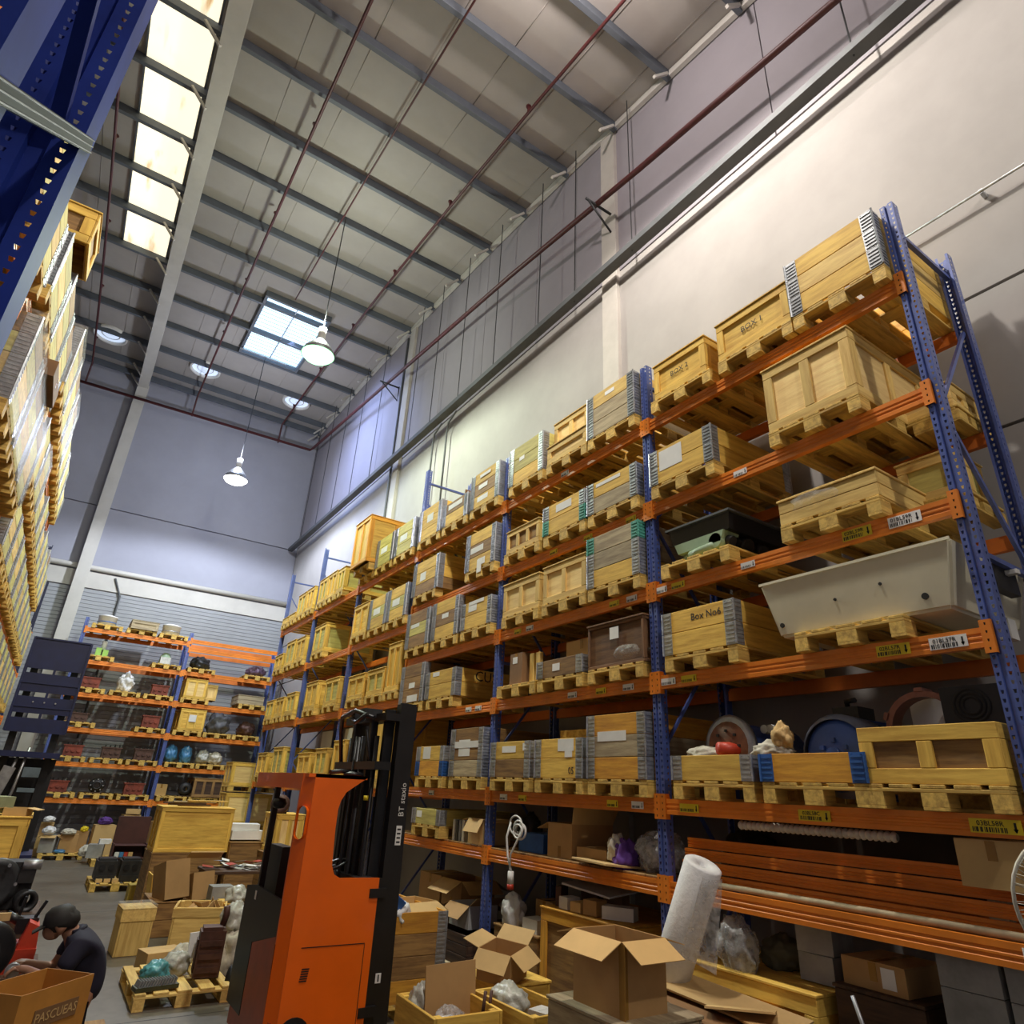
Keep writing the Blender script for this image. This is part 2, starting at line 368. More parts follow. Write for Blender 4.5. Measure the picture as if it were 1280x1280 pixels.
for a, b in zip(PUR[6:16], PUR[5:15]):
    a2, b2 = a + 0.05, b - 0.05
    s = MB(); s.prism([(-1.88, a2, zr(a2) - 0.012), (-1.88, b2, zr(b2) - 0.012), (-1.88, b2, zr(b2) - 0.03), (-1.88, a2, zr(a2) - 0.03)], (1.02, 0, 0), SKY)
    s.build('roof_light_sheet', ceil)
    s = MB()
    for x in (-1.90, -0.85): s.prism([(x, a2, zr(a2) - 0.0), (x, b2, zr(b2) - 0.0), (x, b2, zr(b2) - 0.06), (x, a2, zr(a2) - 0.06)], (0.03, 0, 0), PURLIN)
    s.build('roof_light_edge', ceil)
# louvred smoke hatch
hy0, hy1, hx0, hx1 = 16.35, 19.75, 1.85, 3.62
HSKY = emis('blue_daylight_glazing', (0.50, 0.74, 1.0), 1.9)
hb = MB(); hb.prism([(hx0, hy0, zr(hy0) - 0.02), (hx0, hy1, zr(hy1) - 0.02), (hx0, hy1, zr(hy1) - 0.04), (hx0, hy0, zr(hy0) - 0.04)], (hx1 - hx0, 0, 0), HSKY)
hatch = struct('window_1', hb)
fr = MB()
for (xa, xb) in ((hx0 - 0.08, hx0), (hx1, hx1 + 0.08)):
    fr.prism([(xa, hy0, zr(hy0)), (xa, hy1, zr(hy1)), (xa, hy1, zr(hy1) - 0.2), (xa, hy0, zr(hy0) - 0.2)], (xb - xa, 0, 0), PURLIN)
for ya in (hy0 - 0.08, hy1): fr.box(((hx0 + hx1) / 2, ya + 0.04, zr(ya) - 0.10), (hx1 - hx0 + 0.16, 0.08, 0.2), PURLIN)
fr.build('hatch_frame', hatch)
for k in range(17):
    y = hy0 + 0.12 + k * 0.198
    P('louvre_slat', (hx1 - hx0, 0.026, 0.008), ALU, hatch, ((hx0 + hx1) / 2, y, zr(y) - 0.085), (R(8), 0, 0))
P('hatch_bar', (0.03, 3.3, 0.04), ALU, hatch, (2.72, 18.05, zr(18.05) - 0.15), (R(3.2), 0, 0))
P('hatch_bar', (1.5, 0.05, 0.05), ALU, hatch, (2.5, 19.45, zr(19.4) - 0.26))
DOME = emis('dome_daylight', (0.66, 0.78, 1.0), 0.62)
for n, (x, y) in enumerate(((-1.85, 21.85), (1.08, 21.95), (4.32, 22.0))):
    d = MB(); d.lathe([(0.0, -0.03), (0.34, -0.03), (0.44, -0.02)], (x, y, zr(y)), (0, 0, 1), DOME, 28)
    do = struct('window_%d' % (n + 2), d)
    d = MB(); d.lathe([(0.43, 0.0), (0.43, -0.10), (0.48, -0.12), (0.50, -0.10), (0.50, 0.0)], (x, y, zr(y)), (0, 0, 1), WHITE, 28); d.build('dome_rim', do)
    d = MB(); d.lathe([(0.24, -0.035), (0.26, -0.045), (0.28, -0.035)], (x, y, zr(y)), (0, 0, 1), WHITE, 24); d.build('dome_ring', do)

# ------------------------------------------------------------------ services
sp = thing('sprinkler_pipework', 'dark red sprinkler pipes running under the roof and along the back and right walls', 'pipes', (0, 0, 0))
def pipe(pts, r=0.03, m=REDPIPE, name='pipe', par=None, n=8):
    b = MB(); b.tube(pts, r, m, n); return b.build(name, par or sp)
for x in (-2.2, 1.15, 2.46, 4.25):
    rr = 0.018 if x == 2.46 else 0.03
    y1 = 15.6 if x == 2.46 else 23.4
    pts = [(x, y, zr(y) - 0.42) for y in [-6 + k * (y1 + 6) / 12 for k in range(13)]]
    if x != 2.46: pts.append((x, 23.45, 14.1))
    pipe(pts, rr)
    for y in [0.6 + 3.05 * k for k in range(8)]:
        if y < y1 and x != 2.46: MB().cyl((x, y, zr(y) - 0.42), (x, y, zr(y) - 0.26), 0.022, REDPIPE, 6).cyl((x, y, zr(y) - 0.26), (x, y, zr(y) - 0.24), 0.05, REDPIPE, 8).build('sprinkler_head', sp)
pipe([(-7, 23.45, 14.05), (5.50, 23.45, 14.22), (5.52, 23.0, 14.15), (5.5, 15.6, 13.10), (5.5, 9.0, 12.17), (5.5, 5.2, 11.52), (5.5, 1.9, 11.04), (5.5, -6, 9.9)], 0.05, n=10)
pipe([(5.80, 15.20, 14.6), (5.80, 15.20, 1.0)], 0.035, GREYPIPE, 'riser')
for y, z in ((15.6, 13.1), (6.25, 11.72)):
    b = MB(); b.tube([(5.25, y, z - 0.05), (5.85, y, z - 0.05)], 0.025, DKSTEEL, 6); b.tube([(5.30, y, z - 0.05), (5.85, y, z - 0.5), (5.86, y, z)], 0.02, DKSTEEL, 6); b.build('wall_bracket', sp)
tr = thing('cable_tray', 'long dark grey cable tray hung on rods along the right wall', 'cable tray', (0, 0, 0))
b = MB(); b.box((5.62, 7.5, 10.12), (0.16, 33, 0.012), GREYPIPE)
for x in (5.54, 5.70): b.box((x, 7.5, 10.17), (0.012, 33, 0.11), GREYPIPE)
b.build('tray_channel', tr)
b = MB()
for dx, dz in ((-0.03, 0.0), (0.0, 0.01), (0.03, 0.0)): b.tube([(5.62 + dx, -9, 10.15 + dz), (5.62 + dx, 24.0, 10.15 + dz)], 0.018, BLACK, 6)
b.build('cable', tr)
for y in (1.9, 5.55, 7.0, 8.1, 9.7, 11.2, 12.6, 13.8, 16.4, 18.0, 19.6, 21.2, 22.8):
    b = MB(); b.cyl((5.62, y, 10.1), (5.62, y, zr(y) - 0.1), 0.010, DKSTEEL, 6); b.build('hanger_rod', tr)
for y in (11.9, 12.6):
    b = MB(); b.tube([(5.7, y - .55, 10.05), (5.75, y - .1, 9.98), (5.78, y, 9.75), (5.78, y, 6.5)], 0.022, GREYPIPE, 8); b.build('drop_conduit', tr)
cd = thing('wall_conduit', 'thin grey conduit clipped across the right wall above the nearest rack post', 'conduit', (5.80, 0, 7.42))
b = MB(); b.tube([(0, 3.2, 0), (0, -6, 0)], 0.014, GALV, 6); b.build('conduit_tube', cd)
for y in (2.4, 1.25, 0.1): P('conduit_clip', (0.1, 0.03, 0.05), GALV, cd, (0.05, y, 0))

# high-bay lamps: reflector bell, gear box, suspension cable
LENS = {}
def highbay(p, colr, glow, label):
    t = thing('high_bay_lamp', label, 'lamp', p, group=None)
    b = MB(); b.lathe([(0.05, 0.42), (0.09, 0.40), (0.18, 0.30), (0.31, 0.12), (0.36, 0.0), (0.35, 0.0), (0.29, 0.12), (0.16, 0.30), (0.0, 0.38)], (0, 0, 0), (0, 0, 1), ALU, 24); b.build('reflector', t)
    em = emis('lamp_glow_' + label[:6].strip(), glow, 3.0 if label[:5] == 'green' else 9.0)
    b = MB(); b.lathe([(0.0, -0.15), (0.14, -0.135), (0.27, -0.08), (0.345, 0.0), (0.28, 0.10), (0.0, 0.12)], (0, 0, 0), (0, 0, 1), em, 20); b.build('lamp_glass', t)
    b = MB(); b.cyl((0, 0, 0.42), (0, 0, 0.72), 0.085, WHITE, 12); b.build('gear_box', t)
    h = zr(p[1]) - p[2] - 0.01
    b = MB(); b.cyl((0, 0, 0.72), (0, 0, h), 0.012, DKSTEEL, 6); b.build('suspension_cable', t)
highbay((2.6, 19.75, 10.55), None, (1.0, 0.98, 0.92), 'bright white high-bay lamp hanging near the back wall')
highbay((2.6, 12.06, 10.60), None, (0.33, 1.0, 0.45), 'greenish glowing high-bay lamp hanging below the louvred roof hatch')
highbay((2.6, 3.60, 11.60), None, (1.0, 0.95, 0.85), 'warmly glowing high-bay lamp above the forklift, beyond the picture top')
highbay((2.6, -3.50, 10.60), None, (1.0, 0.94, 0.84), 'second warm high-bay lamp, behind the photographer')

# ------------------------------------------------------------------ racking
def strip(mb, o, u, v, w, H, cols, hw, hh, m, pitch=0.05):
    """sheet w x H with a column of punched holes per entry of cols"""
    o = Vector(o); u = Vector(u); v = Vector(v); i = mb.mi(m); n = int(H / pitch); xs = [0] + [(a + b) / 2 for a, b in zip(cols, cols[1:])] + [w]
    for c, (xa, xb) in zip(cols, zip(xs, xs[1:])):
        for k in range(n):
            z0, z1 = k * pitch, (k + 1) * pitch; zc = (z0 + z1) / 2
            O = [mb.bm.verts.new(o + u * a + v * b) for a, b in ((xa, z0), (xb, z0), (xb, z1), (xa, z1))]
            I = [mb.bm.verts.new(o + u * a + v * b) for a, b in ((c - hw * 0.55, zc - hh), (c + hw * 0.55, zc - hh), (c + hw, zc + hh), (c - hw, zc + hh))]
            for q in range(4):
                f = mb.bm.faces.new((O[q], O[(q + 1) % 4], I[(q + 1) % 4], I[q])); f.material_index = i
UP = {}
def upright_mesh(H, m=BLUE, w=0.10, dep=0.085, hw=0.009, hh=0.011, side_holes=True, pitch=0.05):
    k = (H, m.name, w)
    if k in UP: return UP[k]
    b = MB()
    # face toward -x at x=0, with a shallow centre groove, flanges run back in +x
    hf = w * 0.36
    strip(b, (0, -w / 2, 0), (0, 1, 0), (0, 0, 1), hf, H, [hf * 0.5], hw, hh, m, pitch)
    strip(b, (0, w / 2 - hf, 0), (0, 1, 0), (0, 0, 1), hf, H, [hf * 0.5], hw, hh, m, pitch)
    g = w / 2 - hf
    for (y0, x0, y1, x1) in ((-g, 0, -g + 0.004, 0.012), (-g + 0.004, 0.012, g - 0.004, 0.012), (g - 0.004, 0.012, g, 0)):
        b.poly([(x0, y0, 0), (x1, y1, 0), (x1, y1, H), (x0, y0, H)], m)
    for s in (-1, 1):
        if not side_holes: b.poly([(0, s * w / 2, 0), (dep, s * w / 2, 0), (dep, s * w / 2, H), (0, s * w / 2, H)], m)
        else: strip(b, (0, s * w / 2, 0), (1, 0, 0), (0, 0, 1), dep, H, [dep * 0.62], hw, hh * 0.9, m)
        b.poly([(dep, s * w / 2, 0), (dep, s * (w / 2 - 0.02), 0), (dep, s * (w / 2 - 0.02), H), (dep, s * w / 2, H)], m)
    me = bpy.data.meshes.new('upright'); b.bm.to_mesh(me); b.bm.free(); me.materials.append(m); UP[k] = me; return me
BM = {}
def beam_mesh(L, h, m):
    k = (L, h, m.name)
    if k not in BM:
        b = MB(); pr = [(0, 0), (0, -h * .28), (.006, -h * .33), (.006, -h * .42), (0, -h * .47), (0, -h * .56), (.006, -h * .61), (.006, -h * .70), (0, -h * .75), (0, -h), (.05, -h), (.05, -h * .22), (.032, -h * .2), (.032, 0)]
        b.prism([(x, 0, z) for x, z in pr], (0, L, 0), m); BM[k] = b.mesh('beam')
    return BM[k]
CN = []
def connector_mesh():
    if not CN:
        b = MB(); i = b.mi(ORANGE); strip(b, (-0.008, -0.03, -0.16), (0, 1, 0), (0, 0, 1), 0.06, 0.20, [0.03], 0.006, 0.008, ORANGE, 0.05)
        for y in (-0.03, 0.03): b.box((0.02, y, -0.06), (0.055, 0.004, 0.20), ORANGE)
        b.box((-0.002, 0, -0.06), (0.003, 0.06, 0.2), INK)
        CN.append(b.mesh('beam_connector'))
    return CN[0]
LBROT = Euler((R(90), 0, R(-90))).to_matrix().to_4x4()
def label_mesh(text, m, w=0.26, h=0.075):
    k = ('lab', text, m.name, w)
    if k in TXT: return TXT[k]
    b = MB(); b.box((0, 0, 0), (0.003, w, h), m)
    rnd = random.Random(text + str(w))
    if text:
        me = textmesh(text, h * 0.50, INK); addmesh(b, me, Matrix.Translation((-0.003, w * 0.09, h * 0.18)) @ LBROT, INK)
    y = w * 0.44
    while y > -w * 0.22:
        q = rnd.choice((0.003, 0.005, 0.008)); b.box((-0.0018, y, -h * 0.24), (0.002, q, h * 0.34), INK); y -= q + rnd.choice((0.004, 0.007))
    b.box((-0.0018, -w * 0.38, 0), (0.002, w * 0.045, h * 0.62), INK)
    b.prism([(-0.0028, -w * 0.38 - w * .05, -h * .12), (-0.0028, -w * 0.38 + w * .05, -h * .12), (-0.0028, -w * 0.38, -h * .40)], (0.002, 0, 0), INK)
    TXT[k] = b.mesh('beam_label'); return TXT[k]

def rack(name, label, loc, rz, posts, heights, levels, depth=1.0, blue=BLUE, rear_levels=True, pitch_y=None, lvmap=None, skip_posts=(), group=None):
    """local frame: aisle face looks to -x, bays run along +y. levels: list per bay of beam-top heights"""
    t = thing(name, label, 'pallet rack', loc, rz, group)
    for n, (y, H) in enumerate(zip(posts, heights)):
        if n in skip_posts: continue
        link('upright', upright_mesh(H, blue), t, (0, y, 0))
        link('upright', upright_mesh(H, blue), t, (depth, y, 0), (0, 0, math.pi))
        P('foot_plate', (0.13, 0.16, 0.01), blue, t, (0.05, y, 0.005)); P('foot_plate', (0.13, 0.16, 0.01), blue, t, (depth - 0.05, y, 0.005))
        z = 0.35; s = 0
        while z + 1.1 < H:
            a, b = (0.08, depth - 0.08) if s % 2 == 0 else (depth - 0.08, 0.08)
            m = MB(); m.cyl((a, y, z), (b, y, z + 1.05), 0.019, blue, 4); m.build('diagonal_brace', t)
            if s % 3 == 0: m = MB(); m.box((depth / 2, y, z), (depth - 0.12, 0.035, 0.035), blue); m.build('horizontal_brace', t)
            z += 1.1; s += 1
        m = MB(); m.box((depth / 2, y, H - 0.25), (depth - 0.12, 0.035, 0.035), blue); m.build('horizontal_brace', t)
    beams = {}
    for n, (a, b) in enumerate(zip(posts, posts[1:])):
        L = round(b - a - 0.10, 2)
        for z in levels[n]:
            bo = link('beam', beam_mesh(L, 0.12, ORANGE), t, (-0.005, a + 0.05, z)); beams[(n, z)] = bo
            for yy in (0.0, L): link('beam_connector', connector_mesh(), bo, (-0.006, yy + (-0.02 if yy == 0 else 0.02), 0.0))
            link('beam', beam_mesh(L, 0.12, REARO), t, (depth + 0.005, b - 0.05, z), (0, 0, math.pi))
    return t, beams

# ------------------------------------------------------------------ pallets, crates, cartons
def pallet(loc, rz, label, kind='pallet', group=None, w=0.8, d=1.2, cat='pallet', name='wooden_pallet'):
    """EUR pallet; local x is the long side, 0.8 front faces -x"""
    t = thing(name, label, cat, loc, rz, group)
    k = w / 0.8
    for y, bw in ((-0.35, .1), (-0.1875, .14), (0, .14), (0.1875, .14), (0.35, .1)): P('deck_board', (d, bw, 0.022), kind, t, (0, y * k, 0.133))
    for x in (-d / 2 + .0725, 0, d / 2 - .0725):
        P('stringer_board', (0.145, w, 0.022), kind, t, (x, 0, 0.111))
        for y, bw in ((-0.35, .1), (0, .145), (0.35, .1)): P('block', (0.145, bw, 0.078), kind, t, (x, y * k, 0.061))
    for y, bw in ((-0.35, .1), (0, .145), (0.35, .1)): P('bottom_board', (d, bw, 0.022), kind, t, (0, y * k, 0.011))
    return t
HG = {}
def hinge(m, h=0.19):
    if m.name not in HG:
        b = MB(); b.box((-0.002, 0.05, 0), (0.004, 0.10, h), m); b.box((0.05, -0.002, 0), (0.10, 0.004, h), m)
        for z in (-0.07, -0.035, 0, 0.035, 0.07):
            b.box((-0.006, 0.05, z), (0.006, 0.085, 0.014), m); b.box((0.05, -0.006, z), (0.085, 0.006, 0.014), m)
        b.cyl((-0.006, -0.006, -h / 2), (-0.006, -0.006, h / 2), 0.009, m, 6)
        for y in (0.018, 0.082): b.cyl((-0.004, y, 0.085), (-0.010, y, 0.085), 0.006, m, 6)
        HG[m.name] = b.mesh('corner_hinge')
    return HG[m.name]
def paper(par, loc, w, h, m=PAPER, rot=(0, 0, 0), name='paper_label'): return P(name, (0.002, w, h), m, par, loc, rot)
def collar(loc, rz, label, tiers, w=0.8, d=1.2, hm=(GALV,), papers=(), lid=False, group=None, name='collar_box', cat='crate'):
    t = thing(name, label, cat, loc, rz, group); H = 0.19
    for n, kd in enumerate(tiers):
        z = n * 0.195 + H / 2
        for s in (-1, 1):
            P('side_board', (0.02, w - 0.002, H), kd, t, (s * (d / 2 - .01), 0, z))
            P('side_board', (d - 0.042, 0.02, H), kd, t, (0, s * (w / 2 - .01), z))
        hh = hm[min(n, len(hm) - 1)]
        for cx, cy, r in ((-1, -1, 0), (1, -1, 90), (1, 1, 180), (-1, 1, 270)):
            link('corner_hinge', hinge(hh), t, (cx * d / 2, cy * w / 2, z), (0, 0, R(r)))
    H2 = len(tiers) * 0.195
    if lid: P('lid', (d - 0.01, w - 0.01, 0.012), 'ply', t, (0, 0, H2 + 0.004))
    for pk, (y, z, pw, ph) in enumerate(papers): paper(t, (-d / 2 - 0.002 - .0025 * pk, y, z), pw, ph)
    return t
def crate(loc, rz, label, h, w=0.78, d=1.18, mid=1, bat='yellow', pan='ply', lid=True, bw=0.075, group=None, name='framed_crate', cat='crate', sides=True, th=0.02, open_top=False):
    """plywood box with battens on each face"""
    t = thing(name, label, cat, loc, rz, group)
    for s in (-1, 1):
        P('panel', (0.012, w - 2 * th, h), pan, t, (s * (d / 2 - th - .006), 0, h / 2))
        P('panel', (d - 2 * th - 0.03, 0.012, h), pan, t, (0, s * (w / 2 - th - .006), h / 2))
        X = s * (d / 2 - th / 2)
        for z in (bw / 2, h - bw / 2): P('batten', (th, w, bw), bat, t, (X, 0, z))
        for y in ([-(w - bw) / 2 + (w - bw) * k / (mid + 1) for k in range(mid + 2)] if mid >= 0 else [-(w - bw) / 2, (w - bw) / 2]): P('batten', (th, bw, h - 2 * bw - 0.004), bat, t, (X, y, h / 2))
        Y = s * (w / 2 - th / 2)
        for z in (bw / 2, h - bw / 2): P('batten', (d - 2 * th - 0.004, th, bw), bat, t, (0, Y, z))
        for x in [-(d / 2 - th - bw / 2) + (d - 2 * th - bw) * k / 2 for k in range(3)]: P('batten', (bw, th, h - 2 * bw - 0.004), bat, t, (x, Y, h / 2))
    if lid:
        P('lid', (d + 0.02, w + 0.02, 0.018), bat if not open_top else pan, t, (0, 0, h + 0.011))
    else: P('floor_panel', (d - 0.06, w - 0.06, 0.015), pan, t, (0, 0, 0.012))
    return t
def boarded(loc, rz, label, h, w, d, kind='yellow', n=3, lid=False, name='wooden_crate', group=None, cat='crate', cap=True):
    """open box of wide horizontal boards with corner posts"""
    t = thing(name, label, cat, loc, rz, group); bh = h / n
    for k in range(n):
        z = bh * (k + .5)
        for s in (-1, 1):
            P('side_board', (0.022, w, bh - 0.004), kind, t, (s * (d / 2 - .011), 0, z))
            P('side_board', (d - 0.048, 0.022, bh - 0.004), kind, t, (0, s * (w / 2 - .011), z))
    for a in (-1, 1):
        for c in (-1, 1): P('corner_post', (0.05, 0.05, h - 0.01), kind, t, (a * (d / 2 - 0.05), c * (w / 2 - 0.05), h / 2))
    P('floor_panel', (d - 0.05, w - 0.05, 0.015), kind, t, (0, 0, 0.01))
    if lid: P('lid', (d + 0.02, w + 0.02, 0.02), kind, t, (0, 0, h + 0.012))
    return t
def carton(loc, rz, label, w, d, h, m=CARD, flaps=None, tape=True, group=None, rot=None, inner=CARDL, name='cardboard_box', paperon=None):
    """flaps: None = closed, else 4 opening angles (deg beyond vertical) for -x,+x,-y,+y"""
    t = thing(name, label, 'box', loc, rz, group, rot)
    b = MB(); s = 0.005
    for q in (-1, 1):
        b.box((q * (d / 2 - s / 2), 0, h / 2), (s, w, h), m); b.box((0, q * (w / 2 - s / 2), h / 2), (d - 2 * s, s, h), m)
    b.box((0, 0, s / 2), (d - 2 * s, w - 2 * s, s), m)
    if flaps is None: b.box((0, 0, h - s / 2), (d - 2 * s, w - 2 * s, s), m)
    b.build('carton_body', t)
    if flaps is None:
        for q in (-1, 1): P('flap', (d, w / 2 - 0.003, 0.005), m, t, (0, q * w / 4, h + 0.003))
    else:
        fd = min(w, d) / 2
        for n, (ax, sg) in enumerate((('x', -1), ('x', 1), ('y', -1), ('y', 1))):
            if flaps[n] is None: continue
            a = R(flaps[n]); c = MB(); L = w if ax == 'x' else d
            c.box((0, 0, fd / 2), ((0.005, L, fd) if ax == 'x' else (L, 0.005, fd)), inner)
            rt = (0, sg * a, 0) if ax == 'x' else (-sg * a, 0, 0)
            link('flap', c.mesh('flap'), t, ((sg * d / 2, 0, h) if ax == 'x' else (0, sg * w / 2, h)), rt)
    if tape:
        b = MB(); b.box((0, 0, h + 0.0065), (d + 0.004, 0.05, 0.001), TAPE) if flaps is None else None
        for q in (-1, 1): b.box((q * (d / 2 + 0.001), 0, h - 0.05 if flaps is None else 0.06), (0.002, 0.05, 0.10), TAPE)
        b.build('tape_strip', t)
    if paperon: paper(t, (-d / 2 - 0.002, paperon[0], paperon[1]), paperon[2], paperon[3])
    return t
def bag(loc, r, label, m, seed, cat='bag', name='plastic_bag', amp=0.3, group=None, freq=2.2):
    b = MB(); b.blob((0, 0, r[2] * 0.75), r, m, seed, 4, amp, freq)
    o = b.build(name, None, loc); o['label'] = label; o['category'] = cat
    if group: o['group'] = group
    return o
def single(o, label, cat, group=None):
    o['label'] = label; o['category'] = cat
    if group: o['group'] = group
    return o

# ------------------------------------------------------------------ right-hand rack
D = 4.5
PY = [1.575, 4.34, 7.13, 9.92, 12.70, 15.55, 18.35]
LV = {7: 5.90, 6: 4.90, 5: 4.03, 4: 3.16, 3: 2.12, 2: 1.50}
LVD = {7: 5.90, 6: 4.66, 5: 3.42, 4: 2.07}
lev = [list(LV.values())] * 3 + [list(LVD.values())] * 3
rr, RB = rack('pallet_rack', 'long blue and orange pallet rack along the right wall', (D, 0, 0), 0, PY, [6.65, 6.65, 6.65, 7.55, 7.45, 7.6, 7.6], lev)
def blabel(bay, lv, y, text, m, w=0.2, h=0.07):
    bo = RB[(bay, LV[lv])]; link('beam_label', label_mesh(text, m, w, h), bo, (-0.003, y - PY[bay] - 0.05, -0.062))
blabel(0, 5, 1.93, '01BL59R', PAPER, .22, .08); blabel(0, 5, 2.27, '02BL59R', YELLOW, .22, .08)
blabel(0, 4, 1.83, '01BL57R', PAPER, .22, .075); blabel(0, 4, 2.17, '02BL57R', YELLOW, .22, .075)
blabel(0, 3, 1.80, '03BL58R', YELLOW, .26, .075); blabel(0, 3, 2.90, '03BL58C', YELLOW, .24, .07); blabel(0, 3, 4.02, '', YELLOW, .2, .065)
blabel(0, 5, 4.22, '', PAPER, .16, .06); blabel(0, 5, 4.00, '', YELLOW, .16, .06); blabel(0, 5, 3.22, '', PAPER, .14, .055)
blabel(0, 4, 4.18, '', PAPER, .17, .06); blabel(0, 4, 3.94, '', YELLOW, .17, .06)
blabel(0, 6, 3.20, '', PAPER, .14, .055)
for bay, lv, y, m in ((1, 3, 4.62, PAPER), (1, 3, 4.95, YELLOW), (1, 3, 6.42, YELLOW), (1, 3, 6.80, PAPER), (1, 4, 4.70, PAPER), (1, 4, 5.10, YELLOW), (1, 4, 5.56, PAPER),
                      (1, 5, 4.62, PAPER), (1, 5, 4.88, YELLOW), (1, 5, 6.40, PAPER), (1, 5, 6.66, YELLOW), (1, 6, 4.60, YELLOW), (1, 6, 5.30, YELLOW), (1, 6, 5.95, YELLOW),
                      (1, 7, 5.75, PAPER), (2, 4, 7.5, PAPER), (2, 4, 7.75, PAPER), (2, 3, 8.6, PAPER)):
    blabel(bay, lv, y, '', m, .15, .06)
for (bay, y) in ((0, 1.45),): link('beam_label', label_mesh('', PAPER, .12, .09), RB[(0, 1.5)], (-0.003, 0.12, -0.06))

BAYN = ['nearest bay', 'second bay', 'third bay', 'fourth bay', 'fifth bay', 'sixth bay']
LEVN = {7: 'top shelf', 6: 'second shelf down', 5: 'third shelf down', 4: 'fourth shelf down', 3: 'fifth shelf down', 2: 'lowest shelf'}
ORD = ['nearest', 'middle', 'farthest', 'fourth']
XF = 4.42
G2, G3 = ('yellow', 'yellow'), ('yellow', 'yellow', 'yellow')
# bay, level, kind, y0, y1, height above the pallet, options
T = [
 (0, 7, 'c', 1.61, 2.41, ('yellow', 'pale', 'yellow'), {}), (0, 7, 'f', 2.45, 3.29, .42, dict(bat='yellow', pan='yellow', mid=0, text='BOX 1')), (0, 7, 'f', 3.36, 4.18, .42, dict(bat='yellow', pan='yellow', mid=0, text='BOX 2', w=.70)),
 (0, 6, 'f', 2.01, 2.85, .62, dict(bat='pale', pan='ply', mid=1, bw=.085)), (0, 6, 'c', 3.40, 4.24, ('yellow', 'yellow'), dict(papers=((.12, .24, .30, .22), (.32, .28, .04, .12)))),
 (0, 4, 'c', 3.33, 4.16, ('yellow', 'yellow'), dict(text='Box No6')),
 (0, 3, 'c', 3.28, 4.15, ('yellow',), {}), (0, 3, 'c', 2.43, 3.25, ('amber',), dict(hm=(BRBLUE,))),
 (1, 7, 'c', 4.40, 5.21, ('grey', 'grey', 'pale'), dict(papers=((0, .50, .16, .05),))), (1, 7, 'ff', 5.24, 6.06, .38, dict(bat='pale', pan='ply')), (1, 7, 'c', 6.12, 6.95, ('yellow', 'green', 'green'), dict(papers=((.1, .36, .12, .06),))),
 (1, 6, 'c', 4.36, 5.22, ('grey', 'yellow'), dict(papers=((.05, .33, .4, .04),))), (1, 6, 'c', 5.26, 6.08, ('yellow', 'yellow'), dict(hm=(TEAL, GALV), papers=((0, .30, .3, .10),))), (1, 6, 's', 6.14, 6.98, .32, {}),
 (1, 5, 'c', 4.36, 5.20, ('yellow', 'grey', 'grey'), dict(hm=(GALV, GALV, TEAL))), (1, 5, 'f', 5.25, 6.08, .44, dict(bat='pale', pan='ply')), (1, 5, 'f', 6.10, 6.98, .42, dict(bat='pale', pan='ply')),
 (1, 4, 'd', 4.36, 5.22, .44, {}), (1, 4, 'c', 5.28, 6.14, ('brown',), dict(papers=((.05, .1, .13, .08),))), (1, 4, 'x', 6.17, 6.95, 0, {}),
 (1, 3, 'c', 4.36, 5.21, ('amber', 'grey', 'amber'), dict(papers=((.05, .38, .4, .09),))), (1, 3, 'c', 5.26, 6.14, ('yellow', 'yellow'), dict(papers=((-.13, .32, .26, .12), (-.18, .25, .12, .10)), text='05')), (1, 3, 'c', 6.21, 7.0, ('brown', 'yellow'), dict(papers=((.02, .30, .28, .07), (-.30, .32, .07, .08)))),
 (2, 7, 'c', 7.12, 8.04, ('yellow', 'brown', 'yellow'), dict(papers=((.05, .12, .3, .08), (.05, .32, .25, .07), (0, .5, .3, .05)))), (2, 7, 'c', 8.09, 8.94, ('yellow', 'brown'), dict(papers=((.0, .3, .45, .08),))), (2, 7, 'c', 8.99, 9.82, ('yellow', 'yellow', 'yellow'), dict(papers=((0, .36, .22, .14),))),
 (2, 6, 'c', 7.13, 7.98, ('yellow', 'brown', 'yellow'), dict(papers=((.1, .3, .35, .09), (-.05, .08, .2, .1), (.0, .02, .12, .2)))), (2, 6, 'c', 8.85, 9.84, ('brown', 'yellow', 'yellow'), dict(papers=((.1, .3, .2, .14),), w=.9)),
 (2, 5, 'c', 7.13, 7.98, ('yellow', 'yellow'), dict(papers=((.1, .3, .22, .12), (0, .36, .4, .05)))), (2, 5, 'c', 8.07, 8.97, ('yellow', 'brown', 'yellow'), dict(papers=((0, .33, .2, .07),))), (2, 5, 'c', 9.07, 9.88, ('brown', 'green', 'brown'), dict(papers=((.1, .35, .3, .06),))),
 (2, 4, 'c', 8.02, 8.95, ('yellow', 'yellow'), dict(papers=((.15, .34, .2, .06),), w=.88)), (2, 4, 'c', 9.02, 9.84, ('brown', 'brown', 'brown'), dict(papers=((0, .26, .2, .08), (-.05, .06, .35, .1)))),
 (2, 3, 'c', 7.14, 8.05, ('grey', 'brown', 'brown'), dict(papers=((.05, .34, .28, .2), (.0, .38, .6, .08)))), (2, 3, 'c', 8.15, 9.05, ('amber', 'yellow'), dict(hm=(BRBLUE, GALV), papers=((.1, .3, .22, .16),))),
 (2, 2, 'c', 8.14, 8.98, ('green',), dict(papers=((.2, .12, .15, .08),))),
]
def uppery(y0, y1): return (y0 + y1) / 2
cnt = {}
def whereof(bay, lv, tot, k):
    pos = ORD[k] if tot > 1 else 'only load'
    return '%s on the %s, %s of right rack' % (pos, LEVN[lv], BAYN[bay])
tot = {}
for r in T: tot[(r[0], r[1])] = tot.get((r[0], r[1]), 0) + 1
tot[(0, 5)] = 2; tot[(0, 4)] = 2; tot[(0, 3)] = 3; tot[(2, 2)] = 1
start = {(0, 4): 1, (0, 3): 1}
seq = {}
